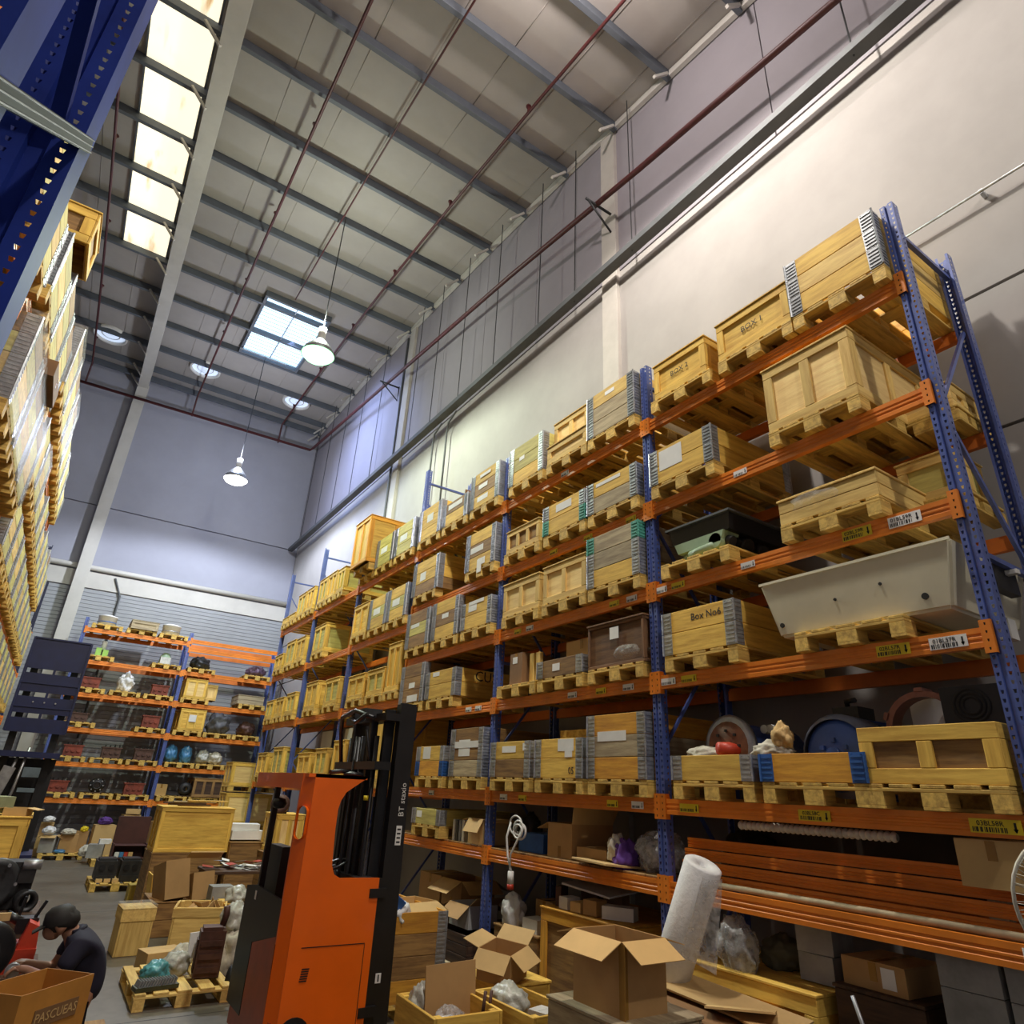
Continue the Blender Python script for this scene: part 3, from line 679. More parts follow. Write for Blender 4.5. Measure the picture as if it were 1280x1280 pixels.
NT = {1: 'one-tier', 2: 'two-tier', 3: 'three-tier'}
def sidetext(par, s, size, loc, rot=(R(90), 0, R(-90))): link('handwriting', textmesh(s, size, INK), par, loc, rot)
for bay, lv, kd, y0, y1, h, o in T:
    k = start.get((bay, lv), 0) + seq.get((bay, lv), 0); seq[(bay, lv)] = seq.get((bay, lv), 0) + 1
    if (bay, lv) == (0, 3): k = {3.28: 2, 2.43: 1}[y0]
    ww_ = .81 if (bay, lv) != (2, 4) or h[0] == 'brown' else .90
    wh = whereof(bay, lv, tot[(bay, lv)], k); yc = min(max((y0 + y1) / 2, PY[bay] + .075 + ww_ / 2), PY[bay + 1] - .075 - ww_ / 2); z = LV[lv] + (.021 if lv == 2 else 0); o = dict(o); tx = o.pop('text', None); x = XF + 0.6
    pallet((x, yc, z + 0.002), 0, 'pallet under load: ' + wh, group='pallets in the right rack', w=0.8)
    zt = z + 0.148
    if kd == 'c':
        w = o.pop('w', 0.79)
        t = collar((x, yc, zt), 0, '%s collar box, %s' % (NT[len(h)], wh), h, w=w, group='collar boxes in the right rack', **o)
        if tx: sidetext(t, tx, 0.09, (-0.602, -0.10 if tx[0] == 'B' else -0.22, 0.30 if tx[0] == 'B' else 0.07))
        if (bay, lv) == (2, 4) and k == 0: sidetext(t, 'CUS', 0.20, (-0.1, -w / 2 - 0.001, 0.29), (R(90), 0, 0))
        if (bay, lv) == (0, 3):
            for q in (-.15, .1): pass
    elif kd == 'f':
        w = o.pop('w', 0.79); t = crate((x, yc, zt), 0, 'batten-framed crate, ' + wh, h, w=w, group='framed crates in the right rack', **o)
        if tx: sidetext(t, tx, 0.085, (-0.582, 0.0, h * 0.52))
    elif kd == 'ff':
        crate((x, yc, zt), 0, 'low plain crate, ' + wh, 0.24, w=.80, mid=-1 + 1, group='framed crates in the right rack', **o)
        crate((x, yc + 0.03, zt + 0.265), 0, 'upper crate of two stacked, ' + wh, 0.36, w=.70, d=1.0, mid=1, group='framed crates in the right rack', **o)
    elif kd == 's':
        crate((x, yc, zt), 0, 'slatted small crate, ' + wh, 0.30, w=.74, mid=2, bat='pale', pan='brown', bw=.06, group='framed crates in the right rack')
    elif kd == 'd':
        t = crate((x, yc, zt), 0, 'dark brown labelled box, ' + wh, 0.44, w=.82, mid=-1, bat='cocoa', pan='cocoa', bw=.03, name='dark_wooden_box')
        paper(t, (-0.592, .0, .33), .13, .12); b = MB(); b.blob((-.50, -.15, .12), (.105, .25, .10), FILM, 8, 3, .15); b.build('stretch_film', t)
    elif kd == 'x':
        carton((x - 0.28, yc + .10, zt), 0, 'dark brown carton beside upright planks, second bay fourth shelf', .26, .5, .38, CARDD, paperon=(.02, .3, .1, .08))
        for q, yy in enumerate((-.15, -.28)):
            ob = P('plank', (.05, .08, .36), 'pale', None, (x - 0.45, yc + yy, zt + .18)); single(ob, 'short upright plank, %s, beside dark carton on fourth shelf' % ('left one' if q == 0 else 'right one'), 'plank', 'upright planks')
carton((XF + .55, 5.62, LV[4] + .148 + .205), 0, 'plain tan carton standing in one-tier box, fourth shelf, second bay', .55, .6, .22, CARDL, name='cardboard_box')
b = P('board_sheet', (.9, .02, .30), CARDD, None, (XF + .7, 8.70, LV[7] + .148 + .42 + .14), (R(8), 0, 0)); single(b, 'brown cardboard sheet sticking out of a top-shelf box, third bay', 'cardboard')
b = P('lid_board', (1.0, .6, .10), 'yellow', None, (XF + .8, 5.75, LV[3] + .148 + .455)); single(b, 'wooden lid board lying on two-tier box, fifth shelf, second bay', 'board')

# special loads of the nearest bay
pallet((XF + .6, 2.43, LV[5] + .002), 0, 'pallet under film-wrapped boards, third shelf down, nearest bay', group='pallets in the right rack')
t = boarded((XF + .6, 2.43, LV[5] + .148), 0, 'low film-wrapped board crate, third shelf down, nearest bay', .20, .80, 1.18, 'pale', 2, True, cat='crate', name='board_crate')
b = MB(); b.blob((-.05, .1, .14), (.60, .40, .16), FILM, 5, 3, .10); b.build('stretch_film', t)
crate((XF + .98, 1.99, LV[5] + .30), 0, 'small plywood crate set behind wrapped boards, nearest bay', .36, w=.42, d=.5, mid=-1, bat='pale', pan='green', name='plywood_crate')
pallet((XF + .98, 1.99, LV[5] + .148), 0, 'half pallet behind wrapped boards, third shelf, nearest bay', w=.5, d=.6)
crate((5.42, 1.93, LV[6] + .148), 0, 'small framed crate at rear, second shelf down, nearest bay', .22, w=.48, d=.5, mid=0, bat='pale', pan='ply')
pallet((5.42, 1.93, LV[6] + .002), 0, 'small pallet at rear, second shelf down, nearest bay', w=.5, d=.55)
pallet((XF + .6, 3.74, LV[5] + .002), 0, 'pallet under green engine parts, third shelf down, nearest bay', group='pallets in the right rack')
zt = LV[5] + .148
t = thing('engine_casing', 'sage green engine casing with black tub on third-shelf pallet, nearest bay', 'engine part', (XF + .6, 3.74, zt))
b = MB(); b.prism([(-.50, -.24, .10), (-.50, .26, .10), (-.50, .30, .20), (-.50, -.28, .20)], (.22, 0, 0), SAGE); b.blob((-.36, .02, .08), (.14, .26, .09), SAGE, 3, 3, .12); b.build('casing', t)
b = MB(); b.prism([(-.48, -.33, .20), (-.48, .33, .20), (-.50, .36, .36), (-.50, -.36, .36)], (1.0, 0, 0), BLACK)
for s in (-1, 1): b.box((0, s * .37, .36), (1.06, .03, .02), GREYPIPE)
b.box((-.52, 0, .36), (.03, .76, .02), GREYPIPE); b.build('tub', t)
b = MB(); b.tube([(-.5, .10, .05), (-.52, .0, .05), (-.5, -.12, .07), (-.42, -.16, .12)], .04, SAGE, 10); b.cyl((-.50, -.18, .12), (-.36, -.18, .12), .07, SAGE, 14); b.build('elbow_pipe', t)
b = MB()
for q in range(7): b.cyl((-.40 + q * .11, -.30 + .05 * (q % 2), .10), (-.40 + q * .11, -.22, .14), .05 + .012 * (q % 3), IRON, 10)
b.build('fitting', t)
# cream tank
pallet((XF + .6, 2.43, LV[4] + .002), 0, 'pallet under cream tank, fourth shelf down, nearest bay', group='pallets in the right rack')
t = thing('plastic_tank', 'long cream plastic tank with round holes, fourth shelf down', 'tank', (XF + .58, 2.38, LV[4] + .15))
b = MB(); i = b.mi(CREAM)
lo = [(-.50, -.62, 0), (.50, -.62, 0), (.50, .62, 0), (-.50, .62, 0)]; hi = [(-.56, -.72, .44), (.56, -.72, .44), (.56, .72, .44), (-.56, .72, .44)]
A = [b.bm.verts.new(p) for p in lo]; Bv = [b.bm.verts.new(p) for p in hi]
for q in range(4): b.bm.faces.new((A[q], A[(q + 1) % 4], Bv[(q + 1) % 4], Bv[q]))
b.bm.faces.new(Bv); b.bm.faces.new(A[::-1]); bmesh.ops.remove_doubles(b.bm, verts=b.bm.verts, dist=.003)
bmesh.ops.holes_fill(b.bm, edges=list(b.bm.edges)); bmesh.ops.recalc_face_normals(b.bm, faces=b.bm.faces); bmesh.ops.bevel(b.bm, geom=list(b.bm.edges), offset=.02, segments=2, affect='EDGES')
b.build('tank_body', t)
b = MB(); b.box((-.565, 0, .43), (.012, 1.43, .02), CREAM); b.build('rim', t)
for (yy, zz, r_) in ((-.48, .10, .022), (.58, .09, .018), (.12, .20, .011), (-.22, .24, .011)):
    b = MB(); x0 = -.50 - .06 * zz / .44; b.cyl((x0 - .008, yy, zz), (x0 + .004, yy, zz), r_, BLACK, 14); b.build('dark_hole_disc', t)  # black discs stand in for the shade inside the round holes
b = MB(); b.box((0, -.75, .25), (.35, .06, .16), BLACK); b.box((.02, -.80, .30), (.05, .10, .03), WHITE); b.build('latch', t)
single(P('angle_bracket', (.12, .10, .14), WHITE, None, (5.2, 1.75, LV[4] + .12)), 'white bracket standing beside the cream tank at the rack end', 'bracket')

# fifth shelf contents (nearest bay)
z3 = LV[3] + .148
t = crate((XF + .60, 2.065, z3), 0, 'tall slatted pallet crate at right end, fifth shelf down', .34, w=.82, mid=1, bat='yellow', pan='brown', lid=False, bw=.09, name='pallet_crate')
pallet((XF + .60, 2.06, LV[3] + .002), 0, 'pallet under slatted crate at right end of fifth shelf', group='pallets in the right rack')
t = thing('flange_motor', 'motor with round ribbed flange and orange cap in one-tier box', 'motor', (XF + .62, 3.66, z3 + .21), R(0))
b = MB(); b.lathe([(.0, -.06), (.12, -.06), (.15, -.02), (.24, -.02), (.25, .02), (.22, .04), (.10, .05)], (-.40, 0, .06), (-1, 0, 0), ALU, 28); b.build('flange', t)
b = MB(); b.lathe([(0, .055), (.19, .05), (.20, .03)], (-.40, 0, .06), (-1, 0, 0), mat('orange_brown_primer', (.24, .085, .035), .6, dirt=.5, scale=7), 24)
for q in range(8): b.box((-.46, .12 * math.cos(q * .785), .06 + .12 * math.sin(q * .785)), (.02, .02, .02), IRON)
b.build('hub_face', t)
b = MB(); b.cyl((-.38, 0, .06), (.35, 0, .06), .19, MOTORBL, 20); b.build('motor_body', t)
for q, dy in enumerate((-.30, -.36)):
    b = MB(); b.cyl((-.34, dy + .02, .19), (-.20, dy + .02, .19), .034, ALU, 12); single(b.build('pipe_union', None, (XF + .62, 3.66 + .0, z3 + .21)), ('left' if q == 0 else 'right') + ' silver pipe union above the dark flange motor', 'fitting')
b = MB(); b.lathe([(0, .10), (.05, .10), (.055, .0), (.035, -.10), (0, -.1)], (0, 0, 0), (-1, .5, 0), REDM, 14); single(b.build('orange_cap', None, (XF + .12, 3.60, z3 + .24)), 'orange red plastic cap lying in front of the ribbed flange', 'cap')
bag((XF + .18, 3.90, z3 + .15), (.10, .17, .07), 'crumpled off-white cloth at far end of one-tier box', CLOTH, 4, 'cloth', 'crumpled_cloth')
bag((XF + .16, 3.23, z3 + .17), (.09, .16, .07), 'crumpled white paper bundle left of the blue motor', CLOTH, 9, 'cloth', 'paper_bundle')
bag((XF + .14, 3.12, z3 + .24), (.07, .07, .10), 'crumpled brown paper standing left of the blue motor', CARDL, 12, 'paper', 'brown_paper', .4)
t = thing('electric_motor', 'large blue electric motor lying in blue-hinged one-tier box', 'motor', (XF + .62, 2.76, z3 + .17))
b = MB(); b.lathe([(0, -.42), (.24, -.42), (.265, -.36), (.265, .28), (.25, .36), (.20, .40), (0, .42)], (0, 0, .02), (-1, 0, 0), mat('bright_blue_motor_paint', (.07, .15, .50), .4, dirt=.3), 32); b.build('motor_body', t)
b = MB(); b.lathe([(.235, .10), (.282, .12), (.285, .36), (.245, .405)], (0, 0, .02), (-1, 0, 0), mat('pale_blue_grey_casing', (.26, .31, .42), .4, dirt=.2), 32); b.build('end_ring', t)
b = MB()
for q in range(6): a = R(30 + q * 60); b.box((-.425, .10 * math.cos(a), .02 + .10 * math.sin(a)), (.02, .03, .03), MOTORBL)
b.cyl((-.42, 0, .02), (-.45, 0, .02), .05, MOTORBL, 14); b.build('fan_cover_boss', t)
b = MB()
for q in range(26):
    a = 2 * math.pi * q / 26; b.box((.10, .275 * math.cos(a), .02 + .275 * math.sin(a)), (.55, .012, .03), MOTORBL, Euler((a, 0, 0)))
b.build('cooling_fins', t)
b = MB(); b.box((-.1, 0, .32), (.22, .2, .10), BLACK); b.tube([(-.1, .03, .36), (-.12, .03, .42), (-.16, -.06, .42)], .02, BLACK, 6); b.build('terminal_box', t)
t = thing('flange_ring_segment', 'arched copper red ring casting resting on the slatted crate', 'casting', (XF + .22, 2.13, z3 + .34))
b = MB(); N_ = 18
for q in range(N_):
    a0, a1 = math.pi * q / N_, math.pi * (q + 1) / N_; r0, r1 = .21, .25
    pts = [(0, r0 * math.cos(a0), r0 * math.sin(a0) * .95), (0, r1 * math.cos(a0), r1 * math.sin(a0) * .95), (0, r1 * math.cos(a1), r1 * math.sin(a1) * .95), (0, r0 * math.cos(a1), r0 * math.sin(a1) * .95)]
    b.prism(pts, (.12, 0, 0), COPPER)
b.build('ring', t)
for q in range(3):
    a = math.pi * (.12 + .38 * q); P('lug', (.14, .05, .025), COPPER, t, (.06, .255 * math.cos(a), .245 * math.sin(a)), (a - math.pi / 2, 0, 0))
single(P('white_box', (.4, .40, .24), WHITE, None, (XF + .62, 2.10, z3 + .34 + .12)), 'white carton standing behind the copper ring', 'box')
t = thing('black_motor', 'black motor with ribbed cover at the right end of fifth shelf', 'motor', (XF + .25, 1.83, z3 + .35))
b = MB(); b.box((.2, 0, .11), (.5, .34, .24), BLACK); b.build('motor_body', t)
b = MB()
for r_ in (.05, .075, .10): b.lathe([(r_ - .008, .0), (r_, .008), (r_ + .008, 0)], (-.055, 0, .11), (-1, 0, 0), IRON, 22)
b.build('vent_ring', t)

# lowest shelf of the nearest bay: loose beams and a pale bar
for q, (dx, dz) in enumerate(((.11, .0), (.16, .082), (.21, .165), (.27, .245))):
    bo = link('loose_beam', beam_mesh(2.62, 0.075, ORANGE), None, (D + dx, 1.64 + .015 * q, LV[2] + .08 + dz), label='spare orange beam, %s of the four stacked on lowest shelf' % ['front', 'second', 'third', 'rear top'][q], cat='beam', group='spare beams on the lowest shelf')
    if dz:
        for yy in (.3, 2.3): P('packing_block', (.05, .10, dz), 'grey', bo, (.03, yy, -.075 - dz / 2))
b = MB(); b.cyl((0, 0, 0), (0, 2.4, 0), .022, mat('pale_wooden_bar', (.50, .40, .24), .6, dirt=.4, scale=3), 10); single(b.build('round_bar', None, (D + .055, 1.68, LV[2] + .024)), 'long pale round bar lying along the lowest shelf beam', 'bar')
t = thing('ribbed_hose', 'long cream ribbed hose hanging under the fifth shelf', 'hose', (D + .08, 2.95, LV[3] - .16))
b = MB(); n_ = 30
for q in range(n_): b.lathe([(.022, 0), (.032, .014), (.032, .026), (.022, .04)], (0, -.55 + q * .04, .0), (0, 1, 0), CLOTH, 10)
b.build('hose_ribs', t)
single(bag((D + .72, 4.0, LV[2] + .03), (.18, .22, .22), 'dark plastic bundle at far end of beam shelf', BLACK, 31), 'dark plastic bundle at the far end of the beam shelf', 'bag')
bp = P('back_panel', (.03, 2.6, .42), mat('dark_brown_back_board', (.045, .032, .022), .7, dirt=.3), None, (5.35, 2.95, LV[2] + .28)); single(bp, 'dark board standing behind the spare orange beams', 'board')
t = carton((D + .20, 1.86, 1.74), 0, 'tan cardboard box on the spare beams beside the fan', .37, .36, .24, CARDL)

# far bays of the right rack: crates with battens on rows of pallets
FAR = [
 (7, 'c', 9.97, 10.80, ('green', 'green', 'green')), (7, 'c', 10.90, 11.70, ('green', 'green', 'green')), (7, 'tall', 11.72, 12.60, 1.08), (7, 'f', 13.50, 14.00, .52),
 (7, 'f', 14.05, 14.65, .56), (7, 'f', 14.68, 15.28, .56), (7, 'f', 15.45, 16.05, .54), (7, 'f', 16.30, 16.95, .54), (7, 'f', 17.02, 17.6, .14), (7, 'f', 17.65, 18.2, .14),
 (6, 'c', 9.98, 10.78, ('yellow', 'green', 'yellow')), (6, 'c', 10.84, 11.66, ('yellow', 'green', 'yellow')), (6, 'f', 11.75, 12.55, .60), (6, 'f', 14.20, 15.05, .60),
 (6, 'f', 15.65, 16.40, .54), (6, 'f', 16.50, 17.25, .58), (6, 'f', 17.45, 18.2, .36),
 (5, 'f', 9.98, 10.52, .78), (5, 'f', 10.60, 11.35, .42), (5, 'f', 11.45, 12.35, .42), (5, 'f', 12.80, 13.65, .50), (5, 'f', 14.15, 14.95, .56), (5, 'f', 15.70, 16.40, .46), (5, 'f', 16.60, 17.3, .42), (5, 'f', 17.5, 18.2, .42),
 (4, 'f', 10.0, 10.75, 1.00), (4, 'f', 10.9, 11.75, 1.02), (4, 'f', 12.0, 12.6, .62), (4, 'f', 12.9, 13.6, .50), (4, 'f', 13.9, 14.7, .44), (4, 'f', 15.7, 16.9, .60), (4, 'f', 17.2, 18.1, .50),
]
import bisect
fs = {}
CW = ['first', 'second', 'third', 'fourth', 'fifth', 'sixth', 'seventh', 'eighth', 'ninth', 'tenth']
FL = {7: 'top shelf', 6: 'second shelf down', 5: 'third shelf down', 4: 'bottom shelf'}
for lv, kd, y0, y1, h in FAR:
    n = fs.get(lv, 0); fs[lv] = n + 1; z = LVD[lv]; w = y1 - y0 - .02; bi = bisect.bisect(PY, (y0 + y1) / 2) - 1
    w = min(w, .80) if kd == 'f' else w; yc = min(max((y0 + y1) / 2, PY[bi] + .085 + w / 2), PY[bi + 1] - .085 - w / 2)
    wh = '%s from the near side, %s of the far bays' % (CW[n], FL[lv])
    x = XF + .6
    pallet((x, yc, z + .002), 0, 'pallet ' + wh, 'pallet', 'pallets in the far right bays', w=min(.8, w + .02))
    if kd == 'c': collar((x, yc, z + .148), 0, 'greenish yellow three-tier box, ' + wh, h, w=w, group='collar boxes in the right rack', papers=((.05, .3, .3, .12),))
    elif kd == 'tall':
        x -= .02
        pallet((x - .10, yc, z + .148), 0, 'second pallet under the tall yellow crate, top shelf', 'pallet', 'pallets in the far right bays', w=.8)
        crate((x - .20, yc, z + .296), 0, 'tall yellow crate with three battens, top shelf, far bays', .98, w=.84, mid=1, bat='amber', pan='yellow', name='tall_crate')
    else: crate((x, yc, z + .148), 0, ('tall ' if h > .7 else '') + 'yellow battened crate, ' + wh, h, w=w, mid=1, bat='yellow', pan='green' if n % 2 else 'yellow', group='battened crates in the far bays')
for k, (yy, ww) in enumerate(((15.6, .7), (14.2, .5))):
    single(P('white_sheet', (.02, ww, .42), WHITE, None, (5.3, yy, LVD[4] + .95)), '%s white panel behind the bottom-shelf crates of far bays' % ('farther' if k == 0 else 'nearer'), 'panel')

# ------------------------------------------------------------------ rack along the back wall
BX = [5.60, 2.79, -0.05]; YR = 22.4
BL = {6: 5.96, 5: 5.06, 4: 4.15, 3: 3.22, 2: 2.33, 1: 1.42}
bk, BB = rack('pallet_rack', 'blue and orange pallet rack across the back wall', (BX[0], YR, 0), R(90), [0, 2.81, 5.65], [6.2, 6.25, 6.25], [[6.06, 5.80, 5.08, 4.15, 3.22, 2.33, 1.42], list(BL.values())])
def bload(lv, xc, label, w=.8, kind='pallet'): return pallet((xc, YR + .55, BL[lv] + .002), R(90), label, kind, 'pallets in the back rack', w=w)
SH = {6: 'top shelf', 5: 'second shelf', 4: 'third shelf', 3: 'fourth shelf', 2: 'fifth shelf', 1: 'sixth shelf'}
def casting(x, z, label, w=.44, h=.36, m=RUST, y=YR + .15):
    t = thing('engine_casting', label, 'engine part', (x, y, z))
    b = MB(); b.box((0, 0, h * .36), (w, .34, h * .72), m); b.box((0, 0, h * .76), (w * 1.12, .38, h * .08), m); b.box((0, 0, .03), (w * .7, .40, .06), m)
    for q in (-.3, 0, .3): b.cyl((q * w, -.17, h * .4), (q * w, -.20, h * .4), .05, m, 10)
    b.build('block_body', t)
    b = MB()
    for q in (-.35, -.1, .15, .4): b.cyl((q * w, 0, h * .8), (q * w, 0, h * (.95 + .08 * (q > 0))), .018, IRON, 6)
    b.build('stud', t); return t
def drumlid(x, z, label, r=.26, h=.34):
    t = thing('wrapped_drum', label, 'drum', (x, YR + .4, z))
    b = MB(); b.lathe([(0, 0), (r * .92, 0), (r * .95, h * .8), (r, h * .82), (r, h * .9), (r * .6, h), (0, h * 1.05)], (0, 0, 0), (0, 0, 1), FOAM, 26); b.build('drum_shell', t)
    b = MB(); b.lathe([(r * .96, h * .3), (r * .98, h * .32), (r * .98, h * .36), (r * .96, h * .38)], (0, 0, 0), (0, 0, 1), BRBLUE if x < 1 else ALU, 26); b.build('drum_band', t)
for lv in BL:
    for n, xc in enumerate((.50, 1.41, 2.30)):
        if (lv, n) in ((5, 1), (3, 1)): continue
        bload(lv, xc, 'pallet %s on the %s, left bay of back rack' % (['left', 'middle', 'right'][n], SH[lv]))
    for n, xc in enumerate((3.30, 4.15, 5.0)):
        if lv in (6,) or (lv, n) in ((5, 1), (4, 1)): continue
        bload(lv, xc, 'pallet %s on the %s, right bay of back rack' % (['left', 'middle', 'right'][n], SH[lv]))
zz = lambda lv: BL[lv] + .148
drumlid(.46, zz(6), 'white wrapped drum with blue band, top shelf left'); drumlid(2.22, zz(6), 'white wrapped drum, top shelf right', .27, .36)
t = crate((1.45, YR + .5, zz(6)), R(90), 'low greyish crate between two drums, top shelf of back rack', .24, w=.74, mid=0, bat='grey', pan='grey')
t = thing('green_machine', 'lime green machine part with white top, second shelf left', 'machine part', (.54, YR + .3, zz(5)))
b = MB(); b.box((-.08, 0, .12), (.14, .3, .24), LIME); b.box((.10, 0, .10), (.14, .3, .2), LIME); b.build('housing', t)
b = MB(); b.cyl((.02, 0, .2), (.02, 0, .46), .07, WHITE, 14); b.build('white_canister', t)
t = thing('grey_gearbox', 'grey green gearbox housing, second shelf right of left bay', 'machine part', (2.25, YR + .3, zz(5)))
b = MB(); b.lathe([(0, 0), (.17, 0), (.15, .25), (.08, .36), (0, .38)], (0, 0, 0), (0, 0, 1), SAGE, 16); b.box((0, -.12, .12), (.28, .1, .2), ALU); b.build('housing', t)
casting(.50, zz(4), 'red engine casting, third shelf left'); casting(2.30, zz(4), 'red engine casting, third shelf right')
bag((1.38, YR + .3, zz(4)), (.19, .2, .30), 'white and silver wrapped bundle, third shelf middle', FOAM, 14, 'bundle', 'wrapped_bundle', .4)
casting(.42, zz(3), 'dark brown casting, fourth shelf left', .5, .3, BRIRON); casting(2.27, zz(3), 'red casting with studs, fourth shelf right', .44, .42)
casting(.56, zz(2), 'red casting, fifth shelf left'); casting(1.48, zz(2), 'brown casting, fifth shelf middle', .46, .36, BRIRON); casting(2.30, zz(2), 'reddish brown casting, fifth shelf right', .46, .38, BRIRON)
casting(.46, zz(1), 'dull red casting, sixth shelf left'); casting(2.28, zz(1), 'bright red casting, sixth shelf right', .48, .38)
t = thing('wheel_hub', 'dark wheel hub with round bore, sixth shelf middle', 'wheel hub', (1.36, YR + .15, zz(1) + .2))
b = MB(); b.lathe([(.07, .0), (.07, .12), (.10, .12), (.12, .06), (.18, .05), (.20, .0), (.18, -.03), (.07, -.03)], (0, 0, 0), (0, -1, 0), IRON, 22)
for q in range(8): a = q * .785; b.cyl((.15 * math.cos(a), -.05, .15 * math.sin(a)), (.15 * math.cos(a), -.08, .15 * math.sin(a)), .018, ALU, 6)
b.build('hub', t); P('cradle_block', (.3, .25, .03), 'dark', t, (0, .05, -.19))
# right bay
bag((3.28, YR + .4, zz(5)), (.28, .3, .22), 'dark wrapped engine, second shelf, right bay of back rack', DKSTEEL, 22, 'engine', 'wrapped_engine')
bag((5.0, YR + .4, zz(5)), (.28, .3, .20), 'plum coloured wrapped bundle, second shelf, right bay', mat('plum_wrap', (.12, .07, .12), .4), 24, 'bundle', 'wrapped_bundle')
crate((3.26, YR + .55, zz(4)), R(90), 'yellow framed crate, third shelf, right bay of back rack', .56, w=.62, mid=1)
crate((3.75, YR + .45, zz(4) + .02), R(90), 'small pale crate beside yellow crate, third shelf', .45, w=.34, mid=0, bat='pale', d=.6)
boarded((4.95, YR + .5, zz(4)), R(90), 'low pale board bundle in film, third shelf, right bay', .26, .8, 1.0, 'grey', 2, True)
crate((3.36, YR + .55, zz(3)), R(90), 'yellow board crate with white note, fourth shelf, right bay', .60, w=.72, mid=2, bat='yellow', pan='yellow')
single(P('paper_note', (.2, .003, .2), PAPER, None, (3.36, YR - .05, zz(3) + .36)), 'white paper note on the front of the yellow board crate', 'note')
bag((4.20, YR + .4, zz(3)), (.32, .3, .34), 'dark bag with grey top, fourth shelf, right bay', mat('grey_sack', (.10, .10, .11), .6, dirt=.5, scale=6), 26, 'bag', 'grey_sack')
bag((5.05, YR + .4, zz(3)), (.25, .3, .24), 'dark brown machine bundle, fourth shelf, right end', BRIRON, 27, 'bundle', 'wrapped_bundle')
bag((3.04, YR + .35, zz(2)), (.17, .26, .27), 'left blue plastic bag, fifth shelf, right bay', BLUEBAG, 28); bag((3.45, YR + .35, zz(2)), (.17, .26, .27), 'right blue plastic bag, fifth shelf, right bay', BLUEBAG, 35)
bag((3.95, YR + .35, zz(2)), (.18, .3, .22), 'grey parts bundle, fifth shelf, right bay', MILKBAG, 36, 'bundle', 'parts_bundle'); bag((4.30, YR + .35, zz(2)), (.20, .3, .20), 'pale parts bundle, fifth shelf, right bay', CLOTH, 37, 'bundle', 'parts_bundle')
t = thing('wheel_hub', 'dark hub with round bore, sixth shelf, right bay', 'wheel hub', (3.62, YR + .1, zz(1) + .2))
b = MB(); b.lathe([(.06, .1), (.10, .12), (.16, .05), (.19, .0), (.06, -.02)], (0, 0, 0), (0, -1, 0), IRON, 20); b.build('hub', t); P('cradle_block', (.3, .25, .03), 'dark', t, (0, .05, -.19))
carton((3.0, YR + .4, zz(1)), R(90), 'pale carton, sixth shelf, right bay of back rack', .3, .4, .3, CARDL)
crate((4.35, YR + .5, zz(1)), R(90), 'brown slatted crate, sixth shelf, right bay of back rack', .5, w=1.1, mid=3, bat='brown', pan='dark')
# stacks of small crates on pallets at the near left end of the far bays
for n, (x, y, z) in enumerate(((4.2, 19.6, 0), (4.2, 19.6, .9), (4.2, 19.6, 1.8))):
    pallet((x + .5, y, z + .002), 0, '%s pallet of the crate stack beyond the right rack' % ['lowest', 'middle', 'highest'][n], 'pallet', 'crate stack pallets')
    crate((x + .5, y, z + .15), 0, '%s crate of the stack beyond the right rack' % ['lowest', 'middle', 'highest'][n], .70 if n < 2 else .55, w=.78, mid=1)

# ------------------------------------------------------------------ left-hand rack
XLF = -1.08
lposts = [0, 2.8, 5.6, 8.4, 11.2, 14.0, 16.8]
y_end = 19.5
LA = [5.62, 4.50, 3.2, 2.1]; LBv = [6.18, 5.10, 4.12, 3.15, 2.1]
lb_ = [[v for v in LBv if v < 6], [v for v in LBv], LBv, LBv, LA, LA]
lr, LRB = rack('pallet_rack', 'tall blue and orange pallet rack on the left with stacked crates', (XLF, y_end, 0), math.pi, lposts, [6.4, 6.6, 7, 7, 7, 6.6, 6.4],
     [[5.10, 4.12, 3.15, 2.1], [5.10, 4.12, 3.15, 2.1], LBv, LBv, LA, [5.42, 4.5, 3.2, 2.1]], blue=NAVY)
def lload(z, y0, h, desc, w=.8, kinds=None, wrap=False, dx=0.0, n=None):
    k_ = int((y_end - y0 - w / 2) / 2.8); hi_, lo_ = y_end - 2.8 * k_, y_end - 2.8 * (k_ + 1)
    yc = min(max(y0 + w / 2, lo_ + .085 + w / 2), hi_ - .085 - w / 2); x = -0.98 - .6 + dx
    pallet((x, yc, z + .002), math.pi, 'pallet under ' + desc, 'pallet', 'pallets in the left rack')
    if kinds: t = collar((x, yc, z + .148), math.pi, desc, kinds, w=w - .02, group='collar boxes in the left rack')
    else: t = crate((x, yc, z + .148), math.pi, desc, h, w=w - .02, mid=1, bat='green', pan='green', group='crates in the left rack')
    if wrap:
        b = MB(); b.box((0, 0, (h or len(kinds) * .2) / 2), (1.25, w + .02, (h or len(kinds) * .2) + .02), FILM); b.build('stretch_film', t)
    return t
G = lambda n: tuple(['green', 'pale', 'green', 'brown'][k % 4] for k in range(n))
k = 0
for y0 in (3.0, 3.85, 4.7): lload(5.42, y0, .5, 'crate behind blue end frame, %s one on top shelf of left rack' % ['nearest', 'second', 'third'][k], kinds=G(3)); k += 1
k = 0
for y0, n_ in ((5.65, 3), (6.5, 4), (7.3, 4)):
    lload(5.62, y0, 0, '%s crate beyond the end frame, top shelf of left rack' % ['first', 'second', 'third'][k], kinds=G(n_)); k += 1
crate((-1.46, 6.35, 5.62 + .148 + .82), math.pi, 'small slatted crate standing highest on the left rack', .38, w=.6, d=1.1, mid=0, bat='yellow', pan='brown', bw=.09)
k = 0
for y0, n_ in ((8.35, 4), (9.25, 4), (10.2, 4), (11.15, 3), (12.1, 3), (13.0, 2)):
    lload(6.18, y0, 0, '%s wrapped crate, upper far shelf of left rack' % CW[k], kinds=G(n_), wrap=k in (0, 2), w=.8); k += 1
k = 0
